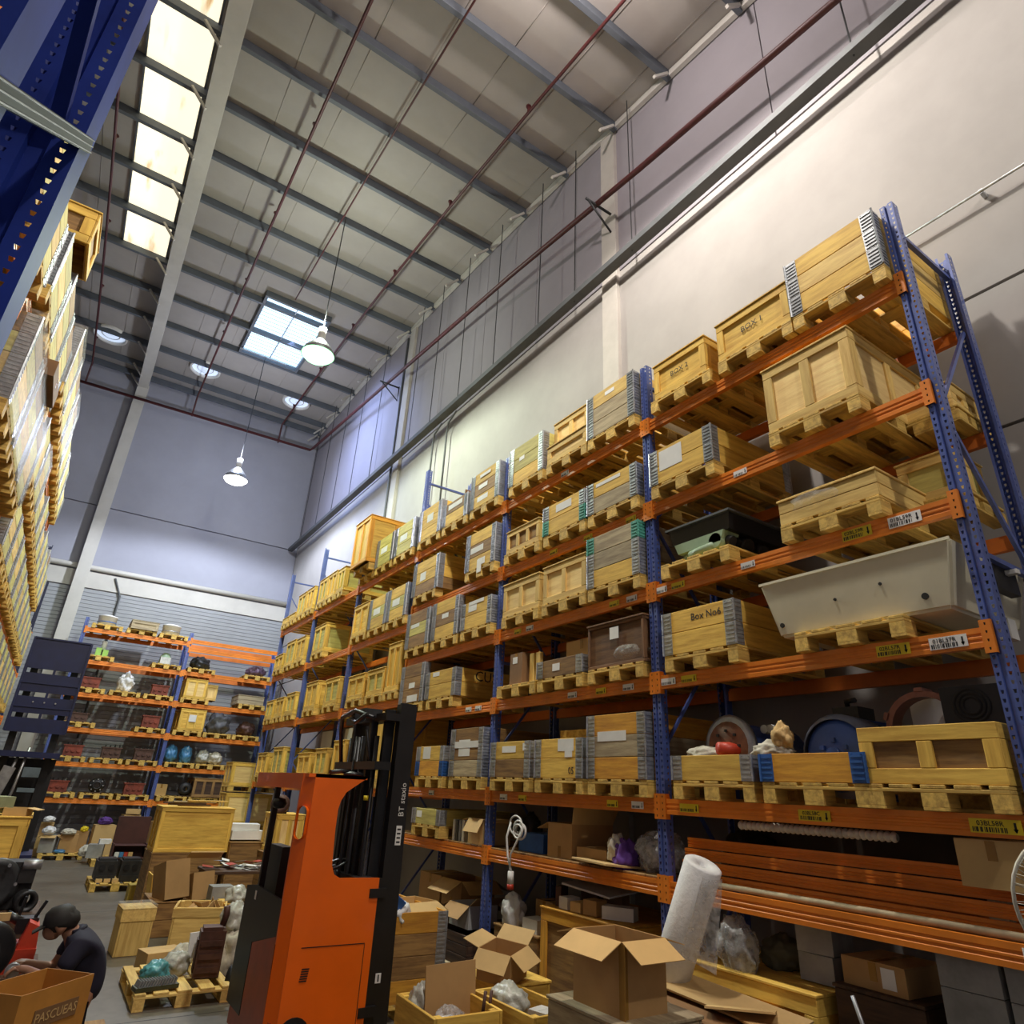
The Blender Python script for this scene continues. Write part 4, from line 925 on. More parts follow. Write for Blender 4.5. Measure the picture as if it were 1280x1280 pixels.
for y0, n_ in ((8.35, 3), (9.25, 3), (10.2, 2), (11.15, 3), (12.1, 2), (13.0, 3), (14.0, 3), (14.9, 4), (15.8, 3)):
    lload(5.10, y0, 0, '%s crate on second shelf down, far part of left rack' % CW[k], kinds=G(n_), wrap=k in (1,)); k += 1
for lv, nm in ((4.12, 'third'), (3.15, 'fourth'), (2.1, 'fifth')):
    k = 0
    for y0 in (8.35, 9.25, 10.2, 11.15, 12.1, 13.0, 14.0, 14.9, 15.8, 17.0):
        lload(lv, y0, 0, '%s crate on %s shelf down, far part of left rack' % (CW[k], nm), kinds=G(3)); k += 1
k = 0
for y0 in (5.6, 6.5, 7.4):
    t = lload(4.50, y0, 0, '%s film-wrapped load, second shelf of near left rack' % CW[k], kinds=G(4), wrap=True, dx=.04)
    lload(3.2, y0, 0, '%s load, third shelf of near left rack' % CW[k], kinds=G(4)); k += 1
carton((-1.12, 7.0, 4.50 + .15 + .82), math.pi, 'brown carton lying on film-wrapped load of left rack', .7, .5, .16, CARDD)
# glossy end frame next to the camera
t = thing('rack_end_frame', 'glossy deep blue perforated rack frame close to the camera at left', 'rack frame', (0, 0, 0))
FRX = -0.245
mu = upright_mesh(7.0, BLUEN, .115, .09, .0048, .005, False, .026)
link('upright', mu, t, (FRX - .055, 1.16, 0), (0, 0, R(90)))
link('upright', mu, t, (FRX - .055 - .00, .70, 0), (0, 0, R(90)))
DG = mat('dark_green_grey_brace', (.006, .014, .018), .4, 0, spec=.2)
for q, (y0, z0, y1, z1) in enumerate(((.72, 1.72, 1.14, 2.15), (1.14, 2.22, .72, 2.66), (.67, 2.74, 1.20, 3.21), (1.14, 3.20, .72, 3.74), (.72, 3.80, 1.14, 4.25), (1.14, 4.3, .72, 4.75))):
    L_ = math.hypot(y1 - y0, z1 - z0); an_ = math.atan2(z1 - z0, y1 - y0); m_ = DG if q == 2 else BLUEN; b = MB()
    e_ = Euler((an_, 0, 0)); M_ = e_.to_matrix()
    b.box((0, 0, 0), (.004, L_ + .06, .026), m_, e_)
    for s_ in (-1, 1): b.box(M_ @ Vector((-.010, 0, s_ * .013)), (.022, L_ + .06, .003), m_, e_)
    if q == 2:
        for s_ in (-1, 0, 1): b.box(M_ @ Vector((.003, 0, s_ * .0115)), (.003, L_ + .06, .0018), GALV, e_)  # highlights along the shiny brace, put in as thin bright strips
    b.build('diagonal_brace', t, (FRX - .03 if q != 2 else FRX + .004, (y0 + y1) / 2, (z0 + z1) / 2))

# ------------------------------------------------------------------ reach truck
ft = thing('reach_truck', 'orange reach truck with black mast parked in the aisle', 'forklift', (0, 0, 0))
FY0, FY1 = 6.0, 7.25
out = [(1.99, .27), (2.70, .27), (2.70, 1.365), (2.34, 1.37), (2.28, 1.40), (2.25, 1.47), (2.235, 1.75), (2.235, 1.90), (2.25, 1.97), (2.29, 2.04), (2.36, 2.09), (2.47, 2.165), (2.47, 2.18), (1.99, 2.18)]
b = MB(); b.prism([(x, FY0, z) for x, z in out], (0, .035, 0), FLORANGE); b.build('side_panel', ft)
b = MB(); b.prism([(x, FY1, z) for x, z in [(1.99, .27), (2.70, .27), (2.70, 1.1), (1.99, 1.1)]], (0, .035, 0), FLORANGE); b.build('side_panel', ft)
# chamfered front-left corner with the oval window
XC = 1.915; yb = FY0 + .115
c0 = Vector((1.995, FY0, 0)); c1 = Vector((XC, yb, 0)); cu = (c1 - c0); CL_ = cu.length; cu.normalize(); cn_ = Vector((cu.y, -cu.x, 0))
def cp(u, z, dn=0): v = c0 + cu * u - cn_ * dn; return (v.x, v.y, z)
sz0, sz1 = 1.66, 1.92; hw = CL_ * .36; cy = CL_ * .5; oval = []
for q in range(9): a = math.pi * q / 8; oval.append((cy + hw * math.cos(a), sz1 - hw + hw * math.sin(a)))
for q in range(9): a = math.pi + math.pi * q / 8; oval.append((cy + hw * math.cos(a), sz0 + hw + hw * math.sin(a)))
zt0, zt1 = sz0 - .02, sz1 + .02; b = MB()
for (za, zb) in ((.27, zt0), (zt1, 2.18)): b.poly([cp(0, za), cp(CL_, za), cp(CL_, zb), cp(0, zb)], FLORANGE)
rect = []
for (y_, z_) in oval:
    dx_, dz_ = y_ - cy, z_ - (sz0 + sz1) / 2; k_ = min(CL_ / 2 / max(abs(dx_), 1e-6), (zt1 - zt0) / 2 / max(abs(dz_), 1e-6)); rect.append((cy + dx_ * k_, (sz0 + sz1) / 2 + dz_ * k_))
for q in range(len(oval)):
    q2 = (q + 1) % len(oval); A_, B_ = oval[q], oval[q2]; C_, D_ = rect[q2], rect[q]
    b.poly([cp(*A_), cp(*B_), cp(*C_), cp(*D_)], FLORANGE); b.poly([cp(*A_), cp(*B_), cp(*B_, .03), cp(*A_, .03)], FLORANGE)
b.poly([(XC, yb, .9), (XC, yb + .03, .9), (XC, yb + .03, 2.18), (XC, yb, 2.18)], FLORANGE)
b.build('corner_post', ft)
b = MB(); b.box((2.2, (FY0 + FY1) / 2, 2.165), (.54, FY1 - FY0, .03), FLORANGE)
b.box((1.935, (yb + FY1 + .4) / 2, 2.115), (.035, FY1 + .4 - yb, .13), FLORANGE); b.box((2.2, FY1 + .0, 2.115), (.54, .04, .13), FLORANGE); b.build('overhead_guard', ft)
b = MB(); b.tube([(2.15, 6.1, 2.2), (2.3, 6.2, 2.215), (2.42, 6.15, 2.2), (2.35, 6.4, 2.22)], .02, BLACK, 6); b.blob((2.40, 6.18, 2.19), (.10, .08, .03), BLACK, 3, 2); b.build('roof_cable', ft)
P('pillar', (.05, .05, 1.5), BLACK, ft, (1.945, 6.93, 1.35)); P('warning_sticker', (.002, .05, .07), PAPER, ft, (XC - .002, 6.93, 1.14))
b = MB(); b.lathe([(0, 0), (.05, .01), (.07, .05), (.05, .09), (0, .10)], (1.97, 6.88, 1.86), (0, 0, 1), BLACK, 14); b.build('mirror_knob', ft)
b = MB(); b.prism([(XC, yb, .27), (XC, 6.78, .27), (XC, 6.78, .80), (XC, yb + .02, .95)], (.03, 0, 0), mat('dark_orange_step', (.42, .055, .006), .4, dirt=.3)); b.build('entry_panel', ft)
b = MB(); b.prism([(XC, yb + .02, .95), (XC, 6.80, .80), (XC, 6.80, .27), (XC, 7.28, .27), (XC, 7.28, 1.18), (XC, 6.95, 1.22), (XC, yb + .02, 1.20)], (.02, 0, 0), BLACK); b.build('cabin_side', ft)
b = MB(); b.box((2.30, 6.64, .26), (.72, 1.18, .28), MATS['dark_orange_step']); b.box((2.3, 6.62, .7), (.6, 1.1, .6), BLACK); b.build('chassis', ft)
b = MB(); b.box((2.2, 6.75, 1.05), (.30, .45, .12), BLACK); b.box((2.08, 6.95, 1.32), (.1, .42, .45), BLACK); b.build('seat', ft)
b = MB(); b.lathe([(.12, 0), (.135, .012), (.15, 0), (.135, -.012), (.12, 0)], (2.45, 6.5, 1.42), (-.4, 0, 1), BLACK, 20); b.cyl((2.45, 6.5, 1.42), (2.52, 6.5, 1.2), .02, BLACK, 8); b.build('steering_wheel', ft)
b = MB(); b.box((2.60, 6.5, 1.33), (.16, .9, .06), DKSTEEL); b.box((2.62, 6.35, 1.50), (.05, .34, .28), GLASSB); b.build('console', ft)
b = MB(); b.box((2.36, FY0 - .001, .885), (.54, .004, .006), BLACK); b.box((2.63, FY0 - .001, .58), (.005, .004, .6), BLACK); b.build('door_seam', ft)
b = MB()
for q in range(6): b.box((2.14 + .002 * q, FY0 - .002, .66 + q * .016), (.06, .004, .008), BLACK)
b.build('vent_slot', ft)
b = MB()
for yy in (6.12, 7.12): b.cyl((2.12, yy - .06, .16), (2.12, yy + .06, .16), .16, BLACK, 22); b.cyl((2.84, yy - .05, .12), (2.84, yy + .05, .12), .10, BLACK, 20)
b.cyl((2.12, 5.995, .30), (2.12, 6.0, .30), .13, BLACK, 20); b.build('wheel', ft)
# mast
b = MB()
b.prism([(2.705, 6.03, .08), (2.93, 6.03, .08), (2.90, 6.03, 2.86), (2.74, 6.03, 2.86), (2.74, 6.03, 1.36), (2.705, 6.03, 1.36)], (0, .03, 0), BLACK)
b.box((2.90, 6.09, 1.46), (.03, .1, 2.76), BLACK); b.box((2.76, 6.09, 1.5), (.03, .1, 2.7), BLACK); b.build('mast_channel', ft)
b = MB(); b.box((2.82, 7.0, 1.46), (.15, .1, 2.76), BLACK); b.build('mast_channel', ft)
for yy in (6.18, 6.90):
    b = MB(); b.box((2.70, yy, 1.45), (.10, .05, 2.7), BLACK); b.build('inner_channel', ft)
for xx, yy in ((2.60, 6.32), (2.60, 6.76)):
    b = MB(); b.box((xx, yy, 1.42), (.07, .05, 2.55), BLACK); b.build('inner_channel', ft)
for q, (xx, yy, r_) in enumerate(((2.60, 6.20, .022), (2.56, 6.42, .028), (2.58, 6.60, .03), (2.60, 6.86, .022), (2.52, 6.52, .014))):
    b = MB(); b.cyl((xx, yy, .3), (xx, yy, 2.55), r_, DKSTEEL if q % 2 else BLACK, 10); b.build('lift_cylinder', ft)
b = MB(); b.cyl((2.63, 6.33, 1.4), (2.63, 6.33, 2.5), .010, ALU, 6); b.build('cylinder_rod', ft)
for z_, x_ in ((2.72, 2.66), (2.28, 2.60), (1.25, 2.70), (.4, 2.72)):
    b = MB(); b.box((x_, 6.52, z_), (.16, 1.06, .07), BLACK); b.build('mast_crossbar', ft)
b = MB(); b.tube([(2.50, 6.1, 2.70), (2.42, 6.4, 2.78), (2.44, 6.8, 2.74), (2.52, 7.0, 2.6), (2.55, 6.95, 2.3)], .022, BLACK, 6); b.tube([(2.45, 6.15, 2.74), (2.40, 6.3, 2.66), (2.46, 6.6, 2.72)], .02, BLACK, 6); b.tube([(2.48, 6.2, 2.6), (2.60, 6.3, 2.3), (2.62, 6.35, 1.6)], .014, BLACK, 6); b.build('hydraulic_hose', ft)
b = MB(); b.box((2.55, 6.3, 2.76), (.18, .12, .08), DKSTEEL); b.cyl((2.5, 6.45, 2.74), (2.5, 6.55, 2.74), .06, DKSTEEL, 14); b.build('hose_pulley', ft)
b = MB(); b.cyl((2.52, 6.1, 1.98), (2.52, 6.1, 2.02), .022, YELLOW, 10); b.build('yellow_clamp', ft)
link('mast_lettering', textmesh('BT staxio', .075, WHITE), ft, (2.855, 6.026, 2.0), (R(90), R(-90), 0))
b = MB(); b.box((2.85, 6.027, 1.70), (.055, .003, .16), PAPER)
for q in range(4): b.box((2.85, 6.025, 1.645 + q * .035), (.035, .002, .014), INK)
b.build('mast_sticker', ft)
b = MB(); b.box((2.80, 6.027, .62), (.05, .003, .07), PAPER); b.box((2.80, 6.025, .62), (.012, .002, .05), INK); b.build('mast_sticker', ft)
for yy in (6.35, 6.75):
    b = MB(); b.box((3.03, yy, .07), (.22, .10, .04), DKSTEEL); b.box((2.95, yy, .35), (.04, .10, .6), DKSTEEL); b.build('fork', ft)
b = MB(); b.box((2.96, 6.55, .5), (.04, .8, .10), BLACK); b.box((2.96, 6.55, .2), (.04, .8, .08), BLACK); b.build('fork_carriage', ft)

# ------------------------------------------------------------------ blue order-picker at the far end of the left aisle
op = thing('order_picker_truck', 'dark blue order picker with slotted back panel at the far left aisle', 'truck', (-.25, 13.0, 0))
b = MB(); PW, PB, PT = .80, 2.63, 4.06
rows = [PB, 2.83, 2.90, 3.15, 3.22, 3.51, 3.58, PT]
xs = [-.40, -.37, -.02, .02, .37, .40]
for q in range(len(rows) - 1):
    if q % 2 == 0: b.box((0, 0, (rows[q] + rows[q + 1]) / 2), (PW, .03, rows[q + 1] - rows[q]), NAVY)
    else:
        for xx in (-.385, 0, .385): b.box((xx, 0, (rows[q] + rows[q + 1]) / 2), (.035, .03, rows[q + 1] - rows[q]), NAVY)
b.build('slotted_panel', op)
b = MB()
for xx in (-.40, .40): b.box((xx, -.015, (PB + PT) / 2), (.03, .05, PT - PB), NAVY)
for zz_ in (PB, PT, 3.0, 3.36): b.box((0, -.015, zz_), (PW, .04, .025), NAVY)
b.build('panel_frame', op)
b = MB()
for xx in (-.15, 0, .15): b.cyl((xx, -.03, 3.07), (xx, -.04, 3.07), .012, ALU, 8)
b.build('bolt', op)
for s in (-1, 1):
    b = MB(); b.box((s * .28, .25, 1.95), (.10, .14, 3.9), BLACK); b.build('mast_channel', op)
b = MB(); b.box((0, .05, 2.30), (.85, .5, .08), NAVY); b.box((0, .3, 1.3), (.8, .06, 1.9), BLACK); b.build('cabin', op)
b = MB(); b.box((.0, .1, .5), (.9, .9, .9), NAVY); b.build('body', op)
b = MB(); b.tube([(-.30, -.1, 1.2), (-.20, -.12, 1.7), (-.10, -.1, 2.3)], .02, ALU, 8); b.tube([(-.12, -.1, 1.2), (-.04, -.12, 1.8), (.0, -.1, 2.4)], .02, ALU, 8); b.build('hand_rail', op)
P('gauge_panel', (.22, .04, .14), mat('pale_blue_grey_plastic', (.16, .22, .26), .4), op, (.12, -.1, 2.05)); P('gauge_panel', (.22, .04, .06), MATS['pale_blue_grey_plastic'], op, (.12, -.1, 1.80))
P('grey_cover', (.16, .05, .55), ALU, op, (-.22, -.12, 1.85), (0, R(12), 0))

# ------------------------------------------------------------------ the crouching man
def skinned(name, pts, edges, m, parent, sub=2, label=None):
    me = bpy.data.meshes.new(name); me.from_pydata([p[0] for p in pts], edges, []); me.materials.append(m)
    o = link(name, me, parent, label=label)
    bm = bmesh.new(); bm.from_mesh(me); bm.verts.layers.skin.verify(); bm.to_mesh(me); bm.free()
    sk = o.modifiers.new('skin', 'SKIN'); sk.use_smooth_shade = True
    for q, p in enumerate(pts):
        r = p[1]; me.skin_vertices[0].data[q].radius = r if isinstance(r, tuple) else (r, r)
    me.skin_vertices[0].data[0].use_root = True
    ss = o.modifiers.new('sub', 'SUBSURF'); ss.levels = sub; ss.render_levels = sub; return o
pr = thing('person', 'man in dark navy shirt sitting hunched behind the carton, working with his hands', 'person', (0, 0, 0))
PT_ = []; ED = []
def node(p, r, parent=None):
    PT_.append((p, r)); k = len(PT_) - 1
    if parent is not None: ED.append((parent, k))
    return k
pel = node((.62, 6.22, .60), .13); wst = node((.655, 6.22, .74), (.125, .10), pel); chs = node((.60, 6.21, .89), (.14, .11), wst)
upc = node((.53, 6.20, 1.0), (.105, .085), chs); nk = node((.465, 6.20, 1.055), .052, upc); hb_ = node((.425, 6.20, 1.085), .07, nk)
hd = node((.385, 6.20, 1.105), .088, hb_); fc = node((.345, 6.20, 1.065), .062, hd); cn = node((.352, 6.20, 1.01), .035, fc)
ns = node((.293, 6.20, 1.058), .013, fc)
for s in (-1, 1):
    node((.405, 6.20 + s * .095, 1.075), .017, hd)
    sh = node((.53, 6.20 + s * .15, .985), .060, upc)
    el = node((.43, 6.20 + s * .20, .80), .042, sh); wr_ = node((.27, 6.20 + s * .10, .86), .026, el)
    pm = node((.22, 6.20 + s * .08, .875), .028, wr_)
    for f_, (dy, L_) in enumerate(((-.024, .05), (-.008, .058), (.008, .054), (.022, .042))):
        k1 = node((.185, 6.20 + s * .08 + dy, .872), .0085, pm); k2 = node((.185 - L_ * .5, 6.20 + s * .08 + dy * 1.1, .850), .008, k1); node((.185 - L_ * .7, 6.20 + s * .08 + dy * 1.1, .828), .007, k2)
    t1 = node((.222, 6.20 + s * .045, .855), .010, pm); node((.195, 6.20 + s * .03, .838), .008, t1)
    hp = node((.58, 6.22 + s * .09, .56), .095, pel); kn = node((.24, 6.22 + s * .20, .60), .062, hp); an = node((.33, 6.22 + s * .18, .10), .04, kn)
    node((.20, 6.22 + s * .19, .045), .035, an)
skinned('body', PT_, ED, SKIN, pr)
PT_ = []; ED = []
a = node((.625, 6.22, .62), (.155, .125)); w_ = node((.665, 6.22, .75), (.15, .12), a); c = node((.61, 6.21, .90), (.175, .135), w_); u = node((.535, 6.20, 1.005), (.125, .105), c); node((.485, 6.20, 1.05), .068, u)
for s in (-1, 1): sh = node((.53, 6.20 + s * .165, .985), .078, u); node((.46, 6.20 + s * .20, .855), .062, sh)
skinned('shirt', PT_, ED, SHIRT, pr)
PT_ = []; ED = []
a = node((.63, 6.22, .56), (.15, .12))
for s in (-1, 1): hp = node((.57, 6.22 + s * .09, .55), .105, a); kn = node((.24, 6.22 + s * .20, .60), .075, hp); node((.33, 6.22 + s * .18, .14), .055, kn)
skinned('trousers', PT_, ED, TROUS, pr)
for s in (-1, 1):
    b = MB(); b.blob((.25, 6.22 + s * .19, .05), (.13, .05, .055), BLACK, 2, 2, .05); b.build('shoe', pr)
b = MB(); b.blob((.40, 6.20, 1.125), (.105, .095, .085), HAIR, 6, 3, .10, 3, False); b.build('hair', pr)
b = MB(); b.lathe([(.0, .105), (.055, .098), (.088, .07), (.102, .02), (.100, -.01)], (.385, 6.20, 1.12), (-.25, 0, 1), HAIR, 18)
b.prism([(.30, 6.13, 1.095), (.30, 6.27, 1.095), (.235, 6.245, 1.055), (.235, 6.155, 1.055)], (0, 0, .010), HAIR); b.build('cap', pr)
b = MB(); b.tube([(.475, 6.12, 1.06), (.53, 6.14, 1.075), (.55, 6.20, 1.08), (.53, 6.26, 1.075), (.475, 6.28, 1.06)], .016, SHIRT, 6); b.build('collar', pr)
for s in (-1, 1): b = MB(); b.lathe([(0, -.008), (.007, -.004), (.009, .004), (.0, .008)], (.300, 6.20 + s * .028, 1.085), (-1, 0, -.3), INK, 8); b.build('eye', pr)
boarded((.66, 6.22, 0), 0, 'low wooden box the man is sitting on', .43, .40, .36, 'brown', 2, True, name='wooden_box')
t = thing('metal_part', 'small silver metal part the man is holding', 'metal part', (.185, 6.20, .845))
b = MB(); b.cyl((0, -.07, 0), (0, .07, 0), .03, ALU, 12); b.cyl((0, -.02, 0), (0, .02, 0), .045, ALU, 12); b.cyl((.0, .07, 0), (0, .10, .0), .018, ALU, 8); b.build('spindle', t)

# ------------------------------------------------------------------ lower left: carton, machines, crates
crate((.28, 5.14, 0), R(135), 'plain wooden crate under the printed carton', .62, w=.62, d=.5, mid=0, bat='brown', pan='brown')
t = carton((.28, 5.14, .64), R(135), 'open amber carton printed PASCUEAS in the lower left corner', .50, .33, .36, mat('amber_cardboard', (.50, .22, .035), .7, dirt=.2, scale=3), flaps=(None, None, None, None), tape=False, inner=CARD)
# printed strip on the face towards the camera
b = MB(); b.box((0, 0, 0), (.003, .30, .085), CARDD); addmesh(b, textmesh('PASCUEAS', .062, CARDL), Matrix.Translation((-.003, 0, 0)) @ LBROT, CARDL)
link('printed_strip', b.mesh('printed_strip'), t, (-.168, -.02, .225))
single(P('paper_scrap', (.10, .08, .004), PAPER, None, (.20, 5.16, .82), (R(20), R(15), R(30))), 'white paper scrap inside the printed carton', 'paper')
t = thing('red_machine', 'bright red machine with dark pump on top, left of the man', 'machine', (.16, 6.85, .72))
b = MB(); b.box((0, 0, .08), (.30, .40, .16), REDM); b.prism([(.02, -.18, .14), (.15, -.18, .14), (.13, -.18, .30), (.06, -.18, .33)], (0, .22, 0), REDM); b.cyl((-.10, -.22, .17), (-.10, .2, .17), .07, REDM, 16); b.build('housing', t)
b = MB(); b.box((.05, .05, .28), (.14, .16, .10), BLACK); b.cyl((.02, 0, .3), (-.1, 0, .36), .03, BLACK, 10); b.cyl((.08, .02, .3), (.14, .02, .44), .012, BLACK, 6); b.cyl((-.02, .1, .3), (0, .1, .46), .012, BLACK, 6); b.build('pump', t)
P('cream_clamp', (.10, .03, .05), CARDL, t, (-.12, -.1, .36))
boarded((.10, 6.9, 0), 0, 'wooden box under the red machine', .71, .7, .5, 'dark', 3, True, name='wooden_box')
t = thing('spare_tyre', 'dark tyre leaning against the red machine at the left edge', 'wheel', (-.02, 6.45, .91))
b = MB(); b.lathe([(.10, -.05), (.17, -.055), (.195, -.03), (.195, .03), (.17, .055), (.10, .05)], (0, 0, 0), (.3, -1, 0), BLACK, 26); b.build('tyre', t)
b = MB(); b.lathe([(.0, .035), (.05, .045), (.10, .05), (.105, .0)], (0, 0, 0), (.3, -1, 0), DKSTEEL, 22); b.build('rim', t)
boarded((-.06, 6.42, 0), 0, 'dark box carrying the tyre at the left edge', .70, .36, .45, 'dark', 2, True, name='wooden_box')
t = thing('gearbox', 'grey gearbox with round flange and pipe mouth at the left edge', 'gearbox', (-.02, 7.75, 1.12))
b = MB(); b.lathe([(0, .02), (.05, .05), (.10, .03), (.14, .05), (.19, .05), (.20, 0), (.19, -.1), (.0, -.1)], (-.08, 0, .06), (.25, -1, 0), DKSTEEL, 26)
for q in range(6): a = q * 1.047; b.cyl((-.08 + .165 * math.cos(a), -.05, .06 + .165 * math.sin(a)), (-.08 + .165 * math.cos(a), -.075, .06 + .165 * math.sin(a)), .014, ALU, 6)
b.build('flange', t)
b = MB(); b.lathe([(.055, 0), (.055, .12), (.085, .125), (.09, .10), (.075, .0)], (.17, .0, -.06), (.3, -1, -.1), DKSTEEL, 20); b.build('pipe_mouth', t)
b = MB(); b.box((.0, .18, .04), (.42, .3, .36), IRON); b.cyl((.1, .0, .2), (.24, 0, .2), .04, ALU, 10); b.box((.15, .05, .12), (.12, .14, .12), IRON); b.build('body', t)
boarded((-.08, 7.9, 0), 0, 'dark crate under the gearbox', .95, .7, .75, 'dark', 3, True, name='wooden_crate')
crate((-.42, 9.9, 0), 0, 'lower brown crate of the stack at the left edge', 1.12, w=1.0, d=.9, mid=0, bat='brown', pan='dark')
crate((-.42, 9.9, 1.14), 0, 'yellow panelled crate standing on the stack at left', .46, w=1.0, d=.92, mid=-1, bat='yellow', pan='yellow')
carton((-.35, 9.7, 1.64), R(20), 'pale green grey carton on top of the left crate', .3, .3, .16, mat('sage_carton', (.36, .40, .22), .7), tape=False)
carton((-.10, 9.6, 1.62), R(-15), 'open tan carton on top of the left crate', .24, .22, .08, CARDL, flaps=(100, 100, None, None), tape=False)
bag((-.55, 9.55, 1.62), (.12, .16, .10), 'dark rags on the left crate', IRON, 61, 'rags', 'rag_bundle')

# pallet with scrap in the aisle
pallet((1.76, 8.87, 0), R(90), 'pale pallet on the floor left of the reach truck', 'pale', w=.92)
bag((1.52, 8.72, .145), (.13, .13, .10), 'teal plastic bag on the floor pallet', TEALBAG, 71)
bag((1.74, 8.92, .145), (.13, .13, .12), 'clear bag of pale parts on the floor pallet', MILKBAG, 72)
bag((1.86, 9.25, .145), (.12, .12, .12), 'white plastic bag at the back of floor pallet', CLOTH, 73)
t = thing('finned_casting', 'flat ribbed metal part at front of the floor pallet', 'metal part', (1.50, 8.42, .146), R(8))
b = MB(); b.box((0, 0, .02), (.40, .16, .035), mat('oily_green_steel', (.07, .075, .035), .5, .3)); b.build('base_plate', t)
b = MB()
for q in range(14): b.box((-.17 + q * .026, 0, .06), (.012, .13, .06), ALU, Euler((0, R(20), 0)))
b.build('fin', t)
t = thing('rusty_casting', 'tall dark brown square casting on the floor pallet', 'machine part', (2.02, 8.72, .146), R(-8))
b = MB(); b.box((0, 0, .22), (.26, .24, .42), BRIRON); b.box((-.01, -.01, .44), (.2, .2, .05), BRIRON)
for z_ in (.08, .2, .32): b.box((0, -.125, z_), (.22, .02, .05), BRIRON)
b.box((-.135, 0, .2), (.02, .15, .3), BRIRON); b.build('body', t)
b = MB(); b.tube([(.09, .05, .45), (.11, .06, .56), (.10, .06, .64)], .035, BRIRON, 8); b.build('neck', t)
single(P('white_sheet', (.20, .02, .24), PAPER, None, (1.93, 8.95, .40), (R(-8), 0, R(20))), 'white sheet leaning behind the brown casting', 'sheet')
carton((1.72, 9.75, 0), R(12), 'flat tan carton behind the floor pallet', .34, .42, .22, CARDL, tape=False)
b = MB(); b.cyl((0, -.05, 0), (0, .05, 0), .13, BLACK, 20); single(b.build('rubber_roller', None, (2.28, 8.55, .13), R(60)), 'small black rubber roller between floor pallet and reach truck', 'roller')
for q, (x, y, z, r_) in enumerate(((2.40, 9.3, .0, (.17, .2, .26)), (2.42, 9.45, .40, (.16, .2, .18)))):
    bag((x, y, z), r_, ['lower', 'upper'][q] + ' crumpled white bag left of the reach truck', MILKBAG if q else CLOTH, 80 + q)

# crates in the middle of the left aisle
t = boarded((1.50, 10.85, 0), R(3), 'tall pale wooden crate with film top, left of the open crate', .50, .42, .38, 'pale', 1, True, name='wooden_crate')
P('top_band', (.40, .44, .13), 'pale', t, (0, 0, .44)); b = MB(); b.box((0, 0, .53), (.40, .44, .05), FILM); b.build('stretch_film', t)
t = boarded((2.25, 10.62, 0), R(-14), 'open wooden crate full of cardboard scraps', .55, .62, .62, 'pale', 1, name='wooden_crate')
P('top_band', (.64, .01, .10), 'pale', t, (0, -.316, .49)); P('top_band', (.01, .62, .10), 'pale', t, (-.316, 0, .49))
for q in range(7):
    o = P('cardboard_scrap', (.20, .14, .006), CARD if q % 2 else CARDL, None, (2.08 + .06 * q, 10.45 + .09 * (q % 4), .48 + .02 * (q % 3)), (R(20 + 17 * q), R(-25 + 13 * q), q)); single(o, 'torn cardboard piece in the open wooden crate', 'cardboard', 'cardboard scraps in the open crate')
carton((2.06, 11.9, .42), R(-10), 'leaning tan carton with slot above the open crate', .34, .5, .50, CARD, rot=(R(6), R(-14), R(-80)), tape=False)
carton((2.44, 11.8, .42), R(-10), 'smaller tan carton leaning beside the slotted one', .30, .3, .36, CARD, rot=(R(4), R(-12), R(-84)), tape=False)
boarded((2.13, 12.1, 0), 0, 'wooden box under the leaning cartons', .42, .9, .68, 'brown', 2, True, name='wooden_box')
b = P('cardboard_sheet', (.50, .30, .02), CARDL, None, (2.5, 12.3, .98), (R(-20), 0, 0)); single(b, 'pale cardboard sheet lying over the leaning cartons', 'cardboard')
boarded((2.50, 14.2, 0), 0, 'long low crate under the big yellow crate', .86, .90, 1.15, 'brown', 3, True, name='wooden_crate')
t = crate((2.54, 14.15, .885), R(90), 'big yellow panel crate standing on the long low crate', .70, w=1.22, d=.8, mid=-1, bat='yellow', pan='yellow', bw=.06)
for q, (dx, c_) in enumerate(((.05, 'pale'), (-.12, 'dark'), (-.2, 'dark'), (-.05, 'grey'), (.18, 'pale'))):
    o = P('plank', (.72, .10, .022), c_, None, (2.52 + dx, 14.05, 1.61 + .024 * q), (0, 0, R(4 * q - 8))); single(o, ['pale bottom', 'dark second', 'dark third', 'grey fourth', 'pale top'][q] + ' plank of the pile on the big yellow crate', 'plank', 'planks on the big crate')
o = P('panel_board', (.02, .5, .66), 'yellow', None, (1.90, 12.9, .34), (0, R(-6), 0)); single(o, 'yellow board leaning left of the big crate', 'board')
carton((2.0, 15.0, 0), 0, 'small yellow box on the floor beside the engine pallet', .34, .30, .26, mat('yellow_card', (.58, .42, .06), .7), tape=False)
# work table
t = thing('work_table', 'dark red work table covered with papers, behind the reach truck', 'table', (3.05, 12.3, 0))
P('tabletop', (1.1, .8, .04), 'dark', t, (0, 0, .76))
for sx in (-.5, .5):
    for sy in (-.35, .35): P('leg', (.05, .05, .74), 'dark', t, (sx, sy, .37))
rn = random.Random(3)
PCOL = [PAPER, PAPER, PAPER, mat('pale_blue_paper', (.35, .45, .62), .7), REDM, CARDL, MILKBAG]
for q in range(26):
    ci = rn.randrange(7); o = P('paper_sheet', (.17, .12, .004), PCOL[ci], None, (2.60 + .9 * rn.random(), 12.0 + .6 * rn.random(), .785 + .012 * (q % 9)), (R(rn.uniform(-14, 14)), R(rn.uniform(-14, 14)), rn.uniform(0, 3))); single(o, ['white', 'white', 'white', 'pale blue', 'red', 'tan', 'milky'][ci] + ' loose paper heaped on the work table', 'paper', 'papers on the work table')
bag((2.75, 10.85, .50), (.16, .16, .12), 'crumpled clear bag on the yellow crate under the table edge', MILKBAG, 85)
boarded((2.82, 10.95, 0), 0, 'yellow wooden crate behind the open crate', .50, .42, .5, 'yellow', 2, True, name='wooden_crate')
